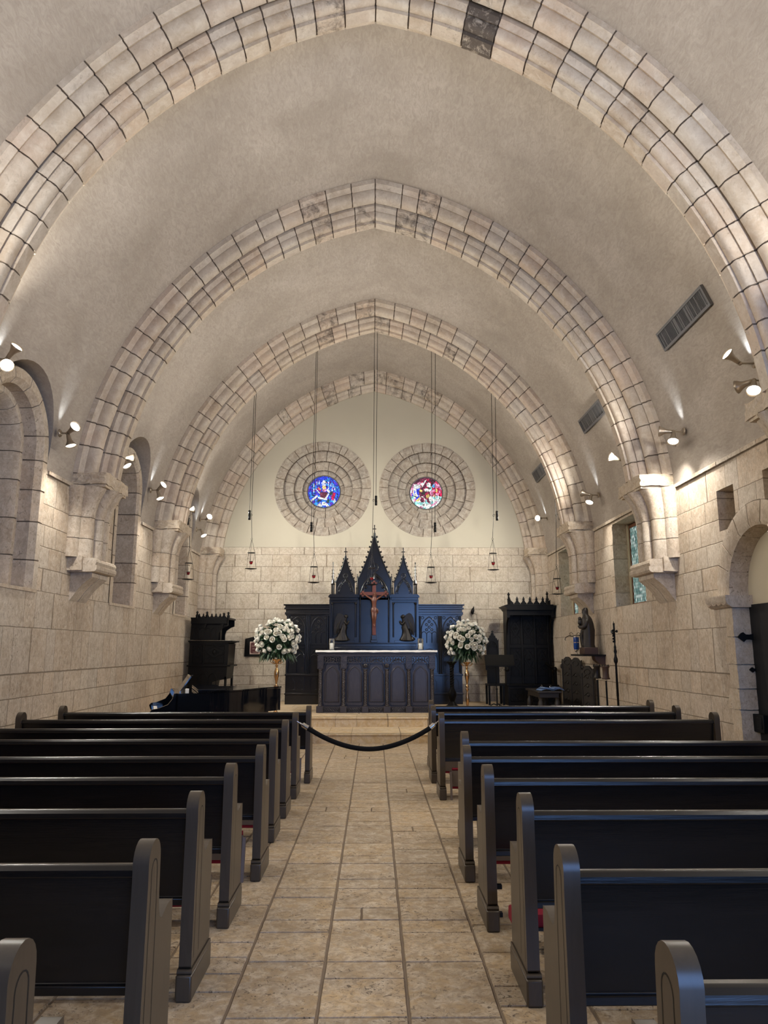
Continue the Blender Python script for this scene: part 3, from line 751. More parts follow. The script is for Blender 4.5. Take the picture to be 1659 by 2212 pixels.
ordR=['dark wooden pew at the bottom right corner, cut by the edge of the photo','black-brown pew right of the aisle, the second row from the camera','pew right of the aisle with a small bracket, third row from the camera','black-brown pew right of the aisle with a red kneeler roll at its foot','black-brown pew right of the aisle, the fifth row from the camera','black-brown pew right of the aisle, last one before the wide gap','pew right of the aisle that holds the rope, small bracket on its tall back','black-brown pew right of the aisle, second from the altar','front pew right of the aisle, nearest the altar']
PEWS={}
for i in range(9):
    src=pew_bare if i<2 else pew_up
    p=place_pew(src,PXL[i]+.03-PL,PYL[i],ordL[i]); PEWS['L%d'%i]=p; p['group']='pews left of the aisle'
for i in range(9):
    src=pew_down if i==3 else (pew_bare if i<3 else pew_up)
    p=place_pew(src,PXR[i]-.03,PYR[i],ordR[i]); PEWS['R%d'%i]=p; p['group']='pews right of the aisle'
for k,x in (('R6',1.62),('R2',1.22)):
    b=MB(); b.prism([(.035,.50),(.082,.50),(.070,.58),(.05,.60),(.03,.585)],x,x+.028,'x'); b.build('book_bracket',M['grille'],PEWS[k],bevel=.004)

# ================================================================== ROPE
root=thing('barrier_rope','black velvet barrier rope with chrome ends strung across the aisle','rope',(0,8.34,.52))
pA=Vector((-.846,0,.30)); pB=Vector((.712,0,.30))
pts=[]
for i in range(29):
    t=i/28; x=lerp(-.735,.630,t); s=2*t-1; pts.append((x,0,.005+.228*abs(s)**1.9))
b=MB(); b.tube(pts,.026,12); b.build('velvet_rope',M['velvet'],root)
for a,c in ((pts[0],pA),(pts[-1],pB)):
    a=Vector(a); d=(Vector(c)-a)
    b=MB(); b.tube([a-d*.10,a+d*.45],[.030,.028],12); b.tube([a+d*.45,a+d*.55],[.014,.014],8); e=b.build('end_cap',M['chrome'],root)
    b=MB(); b.tube([a+d*.55,a+d*.72],[.008,.012],8); b.tube([a+d*.72,a+d*1.0],[.005,.006],8); b.build('snap_hook',M['chrome'],e)

# ================================================================== ALTAR
AX,AY=.055,15.2
root=thing('altar','carved dark wooden altar with five arched panels under a white cloth','altar',(AX,AY,PZ))
px2=lambda z:(620+z*.2291-808)*.009448+.0115-AX      # photo column to metres on the altar front
cols=[px2(q) for q in (312,530,735,938,1143,1362)]
b=MB(); b.box(cols[0]-.02,cols[-1]+.02,.08,.74,.0,1.14); b.build('body',M['altarwood'],root)
b=MB(); b.box(cols[0]-.09,cols[-1]+.09,-.03,.78,1.175,1.20); b.box(cols[0]-.07,cols[-1]+.07,-.01,.76,1.145,1.176); b.box(cols[0]-.05,cols[-1]+.05,.0,.75,1.115,1.146); b.build('cornice',M['altarwood'],root,bevel=.006)
for i,x in enumerate(cols):
    b=MB()
    for a in range(3):   # rope twist of three strands
        b.tube([(x+.018*cos(q*.9+a*2.094),.035+.018*sin(q*.9+a*2.094),.14+.70*q/48) for q in range(49)],.021,6)
    b.lathe([(.045,.13),(.05,.14),(.04,.155),(.03,.16)],x,.035,0,12); b.lathe([(.03,.83),(.042,.84),(.05,.86),(.0,.86)],x,.035,0,12)
    b.build('twisted_column',M['altarwood'],root)
    b=MB(); b.box(x-.070,x+.070,-.02,.10,.0,.13); b.build('base_block',M['altarwood'],root,bevel=.008)
    if i in (0,1,4,5):
        b=MB(); b.box(x-.062,x+.062,-.015,.10,.865,1.125)
        for z in (.93,1.06):
            for s in (1,-1): b.tube([(x-.04,-.018,z-s*.045),(x+.04,-.018,z+s*.045)],.008,4)
            b.tube([(x-.048,-.017,z-.052),(x+.048,-.017,z-.052),(x+.048,-.017,z+.052),(x-.048,-.017,z+.052)],.006,4,0,True)
        b.build('carved_block',M['altarwood'],root,bevel=.004)
    else:
        b=MB(); b.lathe([(.0,-.012),(.035,-.01),(.045,.0),(.045,.05)],x,.0,.93,14,axis='y')
        for q in range(4): b.ell((x+.02*cos(q*pi/2),-.012,.93+.02*sin(q*pi/2)),(.012,.008,.012),8,5)
        b.build('roundel',M['altarwood'],root)
for i in range(5):
    a,c=cols[i]+.062,cols[i+1]-.062; m=(a+c)/2; h=(c-a)/2
    hw=.128; zo=.72; pk=ptarch(m,zo,hw,.19)
    # slab with an arched recess: outline around a pointed opening
    b=MB(); outl=[(a,.19),(a+.03,.14),(c-.03,.14),(c,.19),(c,.80),(c-.035,.845),(m+.13,.865)]+[(x,z+.045) for x,z in ptarch(m,.80,.14,.17)[::-1]]+[(m-.13,.865),(a+.035,.845),(a,.80)]
    inner=[(m-hw,.22)]+pk+[(m+hw,.22)]
    b.prism(outl,.052,.08,'y')
    # raised frame bars round the recess
    b.tube([(x,.045,z) for x,z in inner],.016,6,0,True); b.tube([(x*1.0+(x-m)*.16,.048,z+(z-.7)*.02) for x,z in inner],.008,5,0,True)
    sc=ptarch(m,.845,.165,.185,7)
    b.tube([(x,.045,z+.02) for x,z in sc],.010,5)
    for x,z in sc[1:-1]: b.ell((x,.05,z+.028),(.014,.01,.014),8,5)
    b.build('arched_panel',M['altarwood'],root,bevel=.003)
    b=MB(); b.prism(inner,.040,.053,'y'); b.prism([(m+(x-m)*.80,.28+(z-.25)*.86) for x,z in inner],.034,.046,'y'); b.build('panel_field',M['altarwood'],root,bevel=.004)
    # pierced lattice at the foot
    b=MB(); n=7
    for q in range(-2,n):
        x0=a+(c-a)*q/n; 
        for s in (1,-1):
            P=[(x0 if s>0 else x0+.09,.02),(x0+.09 if s>0 else x0,.11)]
            P=[(min(max(x,a),c),z) for x,z in P]
            b.tube([(P[0][0],.02,P[0][1]),(P[1][0],.02,P[1][1])],.006,4)
    b.box(a,c,.01,.03,.11,.125); b.box(a,c,.01,.03,.0,.018)
    b.build('foot_lattice',M['altarwood'],root)
def frieze(b,a,c,z0,z1,y):
    n=max(1,round((c-a)/.185)); w=(c-a)/n
    zc=(z0+z1)/2; h=(z1-z0)/2
    for q in range(n):
        x=a+w*(q+.5)
        for dx in (-.022,.022): b.tube([(x+dx+.033*cos(2*pi*k/14),y,zc+h*.88*sin(2*pi*k/14)) for k in range(14)],.006,4,0,True)
        for sx in (-1,1):
            b.tube([(x+sx*w*.5,y,z0),(x+sx*.03,y,zc),(x+sx*w*.5,y,z1)],.006,4)
            b.tube([(x+sx*(w*.5-.02)+.020*cos(2*pi*k/10),y,zc+.026*sin(2*pi*k/10)) for k in range(10)],.005,4,0,True)
    b.box(a,c,y-.006,y+.006,z1-.006,z1+.006); b.box(a,c,y-.006,y+.006,z0-.006,z0+.006)
for a,c in ((cols[0]+.062,cols[1]-.062),(cols[1]+.062,cols[4]-.062),(cols[4]+.062,cols[5]-.062)):
    b=MB(); frieze(b,a,c,.985,1.115,.02); b.build('pierced_frieze',M['altarwood'],root)
b=MB(); b.box(cols[0],cols[-1],.06,.085,.97,1.13); b.build('frieze_backing',M['ebony'],root)
b=MB()
vs=[];nx=40
for i in range(nx+1):
    x=lerp(-1.245,1.235,i/nx)
    for k,(y,z) in enumerate([(.76,1.235),(.0,1.236),(-.045,1.234),(-.052,1.218),(-.052,1.2)]): vs.append((x,y,z+.002*sin(i*1.7+k)+(.0 if k<4 else .003*sin(i*.9))))
b.add(vs,[(i*5+k,(i+1)*5+k,(i+1)*5+k+1,i*5+k+1) for i in range(nx) for k in range(4)],0,0,True)
b.box(-1.245,1.235,-.045,.76,1.2005,1.232)
tag(b.build('altar_cloth',M['cloth'],None,(AX,AY,PZ)),'white linen cloth lying along the top of the altar','altar cloth')
for x,w in ((-.885,'left'),(.973,'right')):
    root=thing('hurricane_glass','clear glass cylinder round a candle at the %s end of the altar'%w,'candle holder',(x,15.56,PZ+1.238),group='candles on the altar')
    b=MB(); b.lathe([(.0,.0),(.062,.0),(.062,.012),(.0,.012)],0,0,0,20); b.build('glass_base',M['glass'],root)
    b=MB(); b.lathe([(.060,.012),(.062,.24),(.058,.24),(.056,.014)],0,0,0,24); b.build('glass_wall',M['glass'],root)
    root=thing('pillar_candle','white pillar candle inside the glass at the %s end of the altar'%w,'candle',(x,15.56,PZ+1.252),group='candles on the altar')
    b=MB(); b.lathe([(.0,.0),(.042,.0),(.043,.125),(.036,.132),(.006,.122)],0,0,0,18); b.build('wax',M['wax'],root)
    b=MB(); b.tube([(0,0,.11),(.002,0,.135)],.002,5); b.build('wick',M['iron'],root)

# ================================================================== REREDOS
RY=17.42
root=thing('reredos','tall black gothic altarpiece with three spired gables and panelled wings','altarpiece',(0,RY,PZ))
zz=lambda z:z-PZ
PX=lambda q:(690+q*.14466-808)*.01097+.004      # photo column (zoomed) to metres
PZQ=lambda q:zz(4.562-(1110+q*.14466-1131)*.01104)
def arch_frame(b,cx,z,hw,h,y,r,foil=True,base=None):
    p=ptarch(cx,z,hw,h,10)
    if base is not None: p=[(cx-hw,base)]+p+[(cx+hw,base)]
    b.tube([(x,y,q) for x,q in p],r,6)
    if foil:
        s=ptarch(cx,z,hw-r,h-r,7)
        for k,(x,q) in enumerate(s):
            if k%2==1:
                d=Vector((cx-x,z+h*.25-q)); d.normalize(); b.tube([(x,y,q),(x+d.x*.075*hw/.3,y,q+d.y*.075*hw/.3)],[r*.8,r*1.25],6)
        for k in range(0,len(s)-2,2):
            A,B=Vector(s[k]),Vector(s[k+2]); m=(A+B)/2; d=(Vector((cx,z+h*.2))-m).normalized(); L=(B-A).length
            b.tube([(lerp(A.x,B.x,t)+d.x*.055*(1-4*t*(1-t)),y,lerp(A.y,B.y,t)+d.y*.055*(1-4*t*(1-t))) for t in [i/6 for i in range(7)]],r*.6,5)
# --- wings
def wing(xa,xb,sg):
    b=MB(); b.box(xa,xb,.10,.55,0,zz(2.40)); w=b.build('wing_panel',M['ebony'],root)
    b=MB()
    for z0,z1,d in ((2.40,2.46,.04),(2.46,2.52,.02),(2.52,2.565,.055),(2.565,2.61,.035),(2.61,2.645,.07)): b.box(xa-(d if sg<0 else 0),xb+(d if sg>0 else 0),.08-d,.57,zz(z0),zz(z1))
    b.build('wing_cornice',M['ebony'],root,bevel=.006)
    xm=(xa+xb)/2
    b=MB()
    for x in (xa+.035,xm,xb-.035):
        for dx in ((0,) if x!=xm else (-.035,0,.035)): b.tube([(x+dx,.085,zz(.98)),(x+dx,.085,zz(2.40))],.016 if dx else .024,8)
        b.box(x-.05,x+.05,.05,.12,zz(2.37),zz(2.40))
    b.build('wing_colonnettes',M['ebony'],root)
    for a,c in ((xa+.06,xm-.06),(xm+.06,xb-.06)):
        m=(a+c)/2; h=(c-a)/2-.01
        b=MB(); arch_frame(b,m,zz(2.05),h,.30,.085,.014,False,zz(1.74))
        for row,(zq,ks) in enumerate(((2.24,(0,)),(2.17,(-1,1)),(2.11,(0,)),(2.05,(-1,1)))):
            for k_ in ks:
                cx=m+k_*.062; b.tube([(cx+.026*cos(2*pi*i/10),.085,zz(zq)+.026*sin(2*pi*i/10)) for i in range(10)],.009,5,0,True)
        for q in (-1,0,1):
            cx=m+q*(2*h/3); arch_frame(b,cx,zz(1.93),h/3,.075,.085,.009,False,zz(1.74))
        for q in (-1,1):
            cx=m+q*h*.84; b.tube([(cx+.03*cos(2*pi*i/10),.085,zz(2.33)+.03*sin(2*pi*i/10)) for i in range(10)],.007,5,0,True)
        b.box(a,c,.07,.11,zz(1.70),zz(1.735)); b.box(a,c,.075,.11,zz(1.62),zz(1.64))
        # lower blind arcade
        arch_frame(b,m,zz(1.40),h,.20,.09,.011,False,zz(1.06))
        for q in (-.5,.5): arch_frame(b,m+q*h,zz(1.36),h*.5,.12,.09,.008,False,zz(1.06))
        b.build('window_tracery',M['ebony'],root)
        b=MB(); b.prism([(a,zz(.62)),(c,zz(.62)),(c,zz(.98)),(a,zz(.98))],.075,.10,'y')
        for q in (-.5,.5):
            cx=m+q*h; hw_=h*.36
            P=[(cx-hw_,zz(.68)),(cx+hw_,zz(.68)),(cx+hw_,zz(.84)),(cx+hw_*.6,zz(.87)),(cx,zz(.94)),(cx-hw_*.6,zz(.87)),(cx-hw_,zz(.84))]
            b.tube([(x,.072,z) for x,z in P],.006,5,0,True); b.prism(P,.069,.08,'y')
        b.build('dado_panel',M['ebony'],root,bevel=.004)
    b=MB(); b.box(xa-.01,xb+.01,.05,.12,zz(.985),zz(1.03)); b.box(xa-.01,xb+.01,.05,.12,zz(.555),zz(.60)); b.box(xa,xb,.07,.12,0,zz(.555)); b.build('wing_rails',M['ebony'],root,bevel=.006)
wing(-2.07,-1.06,-1); wing(1.05,2.07,1)
# --- centre block
b=MB(); b.box(-1.06,1.05,.06,.62,0,zz(2.80)); b.box(-.40,.42,.10,.55,zz(2.80),zz(3.28)); b.build('centre_body',M['ebony'],root)
b=MB(); b.box(-1.08,1.07,-.20,.06,0,zz(1.60)); b.box(-1.0,1.0,-.24,.06,zz(1.60),zz(1.645)); b.box(-.98,.98,-.16,.06,zz(1.645),zz(1.72)); b.box(-1.0,1.0,-.20,.06,zz(1.72),zz(1.745)); b.build('gradine',M['ebony'],root,bevel=.006)
SIDES=((-.70,-1.04,-.385),(.71,.405,1.03))
for (cx,xa,xb) in SIDES:
    cxm=(xa+xb)/2
    b=MB(); b.prism([(xa-.04,zz(2.80)),(xb+.04,zz(2.80)),(xb+.04,zz(2.83)),(xb+.0,zz(2.875)),(xa,zz(2.875)),(xa-.04,zz(2.83))],-.07,.20,'y'); b.box(xa,xb,-.03,.1,zz(2.74),zz(2.80)); b.box(xa+.02,xb-.02,-.015,.1,zz(2.68),zz(2.70)); b.build('niche_cornice',M['ebony'],root,bevel=.005)
    for x,sx in ((xa+.05,-1),(xb-.05,1)):
        b=MB(); b.tube([(x,.02,zz(1.86)),(x,.02,zz(2.66))],.017,8); b.lathe([(.017,.0),(.034,.03),(.036,.05),(.0,.05)],x,.02,zz(2.63),10); b.box(x-.035,x+.035,-.02,.06,zz(1.745),zz(1.87)); xo=xa if sx<0 else xb; b.box(xo-.022,xo+.022,-.0,.06,zz(1.745),zz(2.75))
        b.build('niche_column',M['ebony'],root)
    b=MB(); b.box(xa+.07,xb-.07,-.06,.06,zz(1.745),zz(1.80)); b.build('niche_ledge',M['ebony'],root,bevel=.004)
# gables
def gable(cx,z0,zsh,hw,ztip,zcross,nc,ap,cr,nm):
    b=MB()
    pr=[(cx-hw,zz(z0)),(cx+hw,zz(z0)),(cx+hw,zz(zsh))]+[(cx+hw*(1-t)**1.42*.98+.012,zz(lerp(zsh,ztip,t))) for t in (.1,.2,.3,.4,.5,.6,.7,.8,.9)]+[(cx+.012,zz(ztip)),(cx-.012,zz(ztip))]+[(cx-hw*(1-t)**1.42*.98-.012,zz(lerp(zsh,ztip,t))) for t in (.9,.8,.7,.6,.5,.4,.3,.2,.1)]+[(cx-hw,zz(zsh))]
    b.prism(pr,.06,.14,'y'); b.build(nm,M['ebony'],root,bevel=.004)
    b=MB()
    for s in (-1,1):
        b.tube([(cx+s*(hw*(1-t)**1.42*.98+.010),.05,zz(lerp(zsh,ztip,t))) for t in [i/8 for i in range(9)]],.016,6)
    arch_frame(b,cx,zz(z0+.02),hw-.03,ap,.055,.016,True)
    tz=zsh+(ztip-zsh)*.22; b.tube([(cx+hw*.26*cos(2*pi*i/12),.055,zz(tz+.02)+hw*.26*sin(2*pi*i/12)) for i in range(12)],.010,5,0,True)
    for q in range(4): 
        a=q*pi/2+pi/4; b.tube([(cx+hw*.12*cos(a)+hw*.1*cos(2*pi*i/8),.052,zz(tz+.02)+hw*.12*sin(a)+hw*.1*sin(2*pi*i/8)) for i in range(8)],.006,4,0,True)
    b.build('gable_tracery',M['ebony'],root)
    for i in range(nc):
        t=(i+.15)/(nc); x=hw*(1-t)**1.42*.98+.012
        for s in (-1,1):
            b=MB(); z=zz(lerp(zsh,ztip,t)); px=cx+s*x
            b.ell((px+s*cr*.9,.10,z+cr*.3),(cr,cr*.8,cr*.75),8,6); b.ell((px+s*cr*1.3,.10,z+cr*.9),(cr*.45,cr*.5,cr*.5),6,5); b.tube([(px-s*cr*.4,.10,z-cr*.4),(px+s*cr,.10,z+cr*.2)],cr*.4,5)
            b.build('crocket',M['ebony'],root)
    b=MB(); L=zcross-ztip; w=L*.20
    zc=zz(ztip); b.lathe([(.012,-.06),(.022,.0),(.012,.02),(.010,L*.3),(.009,L*.5)],cx,.10,zc,8); 
    b.prism([(cx-w,zc+L*.55),(cx-w*1.05,zc+L*.50),(cx-w,zc+L*.45),(cx-w*.2,zc+L*.47),(cx-w*.22,zc+L*.25),(cx+w*.22,zc+L*.25),(cx+w*.2,zc+L*.47),(cx+w,zc+L*.45),(cx+w*1.05,zc+L*.5),(cx+w,zc+L*.55),(cx+w*.2,zc+L*.55),(cx+w*.26,zc+L*.95),(cx+w*.4,zc+L*.95),(cx,zc+L),(cx-w*.4,zc+L*.95),(cx-w*.26,zc+L*.95),(cx-w*.2,zc+L*.55)],.085,.115,'y')
    b.build('finial_cross',M['ebony'],root)
gable(.005,2.75,3.26,.375,4.36,4.562,9,.62,.030,'centre_gable')
gable(-.688,2.875,3.16,.225,3.80,4.005,7,.36,.022,'side_gable'); gable(.70,2.875,3.16,.225,3.80,4.005,7,.36,.022,'side_gable')
b=MB(); arch_frame(b,.005,zz(2.80),.33,.55,.045,.02,True); b.tube([(-.335,.045,zz(1.75)),(-.335,.045,zz(2.80))],.02,8); b.tube([(.345,.045,zz(1.75)),(.345,.045,zz(2.80))],.02,8); b.build('centre_arch',M['ebony'],root)
for x,zt,r in ((-.985,3.656,.035),(-.40,3.37,.026),(.415,3.37,.026),(.985,3.656,.035)):
    b=MB(); z0=zz(2.86); zt=zz(zt); H=zt-z0
    b.lathe([(r*1.15,0),(r*1.15,H*.30),(r*1.5,H*.32),(r*1.2,H*.35),(r*.75,H*.45),(r*.5,H*.7),(r*.25,H*.93),(r*.5,H*.95),(r*.5,H*.97),(0,H)],x,.06,z0,8,sm=False)
    for q in range(5):
        t=.45+.1*q
        for a in range(4): b.ell((x+r*(1.0-.9*(t-.4))*cos(a*pi/2),.06+r*(1.0-.9*(t-.4))*sin(a*pi/2),z0+H*t),r*.26,6,4)
    b.build('pinnacle',M['ebony'],root)

# ---------------------------------------------------------------- figures
def skin(name,V,E_,R,mat,parent,sub=2,root_i=0):
    me=bpy.data.meshes.new(name); me.from_pydata(V,E_,[]); o=bpy.data.objects.new(name,me); COL.objects.link(o)
    if parent: o.parent=parent
    m=o.modifiers.new('Skin','SKIN'); m.use_smooth_shade=True
    for i,r in enumerate(R):
        d=me.skin_vertices[0].data[i]; d.radius=(r,r) if not isinstance(r,tuple) else r; d.use_root=(i==root_i)
    s=o.modifiers.new('Sub','SUBSURF'); s.levels=sub; s.render_levels=sub
    me.materials.append(mat); return o
# crucifix standing on the altarpiece, in front of the central panel
CY=17.16
root=thing('crucifix','red-brown wooden crucifix with carved figure before the central panel','crucifix',(0,CY,1.747))
b=MB(); o_=lambda z:z-1.747
b.box(-.042,.042,-.02,.02,.17,o_(3.09)); b.box(-.25,.255,-.021,.019,o_(2.83),o_(2.91))
for cx,cz in ((0,o_(3.12)),(-.265,o_(2.87)),(.27,o_(2.87))):
    d=Vector((cx,cz-o_(2.87))); d=d.normalized() if d.length>1e-4 else Vector((0,1)); pn=Vector((-d.y,d.x))
    for off in (d*.035,pn*.045,-pn*.045): 
        k0=len(b.v); b.lathe([(.0,-.022),(.026,-.022),(.029,0),(.026,.02),(.0,.02)],cx+off.x,0,cz+off.y,12,axis='y')
b.build('cross',M['cross'],root,bevel=.004)
b=MB(); b.box(-.075,.075,-.045,.045,0,.06); b.box(-.058,.058,-.035,.035,.06,.17); b.build('foot_block',M['ebony'],root,bevel=.006)
y=-.05
V=[(0,y,.76),(0,y-.01,.84),(0,y-.012,.93),(0,y-.012,1.0),(.01,y-.035,1.055),(.02,y-.05,1.10),
   (-.055,y,.995),(-.155,y+.01,1.055),(-.245,y+.022,1.125),(-.27,y+.025,1.14),
   (.055,y,.995),(.155,y+.01,1.055),(.25,y+.022,1.125),(.275,y+.025,1.14),
   (-.03,y-.005,.73),(-.028,y-.045,.57),(-.006,y+.0,.42),(.004,y-.02,.36),
   (.03,y-.005,.73),(.032,y-.05,.57),(.010,y-.012,.42),(.004,y-.04,.355)]
Ed=[(0,1),(1,2),(2,3),(3,4),(4,5),(3,6),(6,7),(7,8),(8,9),(3,10),(10,11),(11,12),(12,13),(0,14),(14,15),(15,16),(16,17),(0,18),(18,19),(19,20),(20,21)]
R_=[.052,.045,.060,.050,.024,.040,.026,.019,.014,.016,.026,.019,.014,.016,.040,.028,.018,.016,.040,.028,.018,.016]
corp=skin('person',V,Ed,R_,M['corpus'],root)
b=MB(); b.loft([(0,y-.002,.665,.062,.052,.10,0),(0,y-.004,.71,.072,.058,.10,.5),(0,y-.004,.76,.070,.056,.08,1.),(0,y-.002,.79,.064,.05,.05,1.2)],18); b.tube([(.06,y-.02,.77),(.085,y-.02,.73),(.08,y-.02,.66)],[.018,.02,.008],6); b.build('loincloth',M['corpus'],corp)
b=MB(); b.ell((.022,y-.035,1.118),(.036,.038,.034),10,7); b.tube([(.05,y-.03,1.11),(.055,y-.03,1.07),(.045,y-.02,1.03)],[.014,.014,.006],6); b.tube([(-.01,y-.03,1.11),(-.018,y-.02,1.06)],[.014,.006],6); b.ell((.022,y-.092,1.085),(.012,.012,.022),8,6); b.build('hair',M['corpus'],corp)
# two carved angels in the side niches, facing the centre
def angel(name,label,x,s):
    """s=+1 faces right"""
    root=thing(name,label,'angel statue',(x,17.34,1.80),group='angels in the altarpiece')
    b=MB()
    b.loft([(-.03*s,0,0.0,.165,.085,.10,0),(-.025*s,0,.03,.150,.085,.12,.4),(-.03*s,0,.12,.105,.075,.10,.8),(-.02*s,0,.22,.085,.07,.08,1.4),(.005*s,0,.30,.082,.068,.06,2.),(.0,0,.36,.070,.060,.04,2.3),(.0,0,.42,.072,.060,.03,2.5),(.015*s,0,.46,.060,.052,.02,2.7),(.035*s,-.01,.495,.030,.03,0,0),(.05*s,-.01,.52,.028,.03,0,0)],24)
    b.loft([(-.10*s,.01,0.,.10,.06,.12,1.),(-.14*s,.01,.03,.09,.05,.12,1.4),(-.10*s,.01,.10,.04,.04,.1,2.)],16)
    body=b.build('robed_body',M['bronze'],root)
    V=[(.065*s,-.01,.535),(.05*s,-.01,.50),(.03*s,0,.45),(.02*s,-.05,.44),(.075*s,-.07,.36),(.115*s,-.03,.42),(.13*s,-.022,.455),(.02*s,.05,.44),(.075*s,.03,.36),(.112*s,-.0,.42),(.13*s,-.01,.455),(.085*s,-.01,.525)]
    skin('person',V,[(2,1),(1,0),(2,3),(3,4),(4,5),(5,6),(2,7),(7,8),(8,9),(9,10),(0,11)],[.048,.026,.045,.034,.028,.022,.016,.034,.028,.022,.016,.030],M['bronze'],root,2,2)
    b=MB(); b.ell((.055*s,-.01,.552),(.05,.05,.045),10,7)
    for q in range(7): b.ell((.02*s+.02*s*sin(q),-.01+.045*cos(q*1.1),.53-.008*q),(.016,.016,.02),6,5)
    b.build('hair',M['bronze'],root)
    for dy,k in ((-.075,1.0),(.045,.97)):
        b=MB()
        W=[(px_*1.25+.02,pz_*1.12) for px_,pz_ in [(0.02,.44),(-.03,.53),(-.08,.565),(-.125,.545),(-.165,.46),(-.185,.34),(-.19,.20),(-.175,.09),(-.155,.16),(-.14,.10),(-.125,.18),(-.10,.15),(-.09,.24),(-.06,.24),(-.04,.32)]]
        b.prism([(q*s*k,z) for q,z in W],dy,dy+.022,'y')
        for q in range(7): b.tube([(-s*(.04+.018*q)*k,dy-.004,.50-.02*q),(-s*(.10+.012*q)*k,dy-.006,.36-.02*q),(-s*(.105+.011*q)*k,dy-.002,.21-.012*q)],[.006,.010,.004],5)
        b.build('wing',M['bronze'],root)
    b=MB(); b.ell((-.04*s,0,.0),(.17,.09,.03),14,6); b.build('cloud_base',M['bronze'],root)
angel('angel_statue','dark carved angel bowing in the left niche of the altarpiece',-.715,1)
angel('angel_statue','dark carved angel bowing in the right niche of the altarpiece',.735,-1)

# ================================================================== FLOWERS
def rose_bm():
    b=MB()
    def petal(a,r,h,open_,w,z0):
        vs=[];n,m=4,4
        for i in range(n+1):
            t=i/n; rr=r*(.35+.65*sin(t*pi*.55))*(1+open_*t*t); z=z0+h*(t-.25*open_*t*t*t)
            for j in range(m+1):
                s=(j/m-.5)*2; aa=a+s*w*(.55+.45*sin(t*pi*.6)); k=1-.06*s*s*(1+open_)
                vs.append((rr*k*cos(aa),rr*k*sin(aa),z-.10*h*s*s*t))
        b.add(vs,[(i*(m+1)+j,i*(m+1)+j+1,(i+1)*(m+1)+j+1,(i+1)*(m+1)+j) for i in range(n) for j in range(m)],0,0,True)
    b.ell((0,0,.024),(.013,.013,.022),8,6)
    for q in range(4): petal(q*1.57,.016,.050,-.45,1.25,.004)
    for q in range(5): petal(q*1.257+.5,.025,.050,-.25,1.05,.0)
    for q in range(5): petal(q*1.257+.1,.034,.046,.0,.95,-.004)
    for q in range(6): petal(q*1.047+.3,.040,.038,.28,.80,-.008)
    b.lathe([(.0,-.014),(.018,-.010),(.026,.0),(.02,.006)],0,0,0,8,1)
    return b
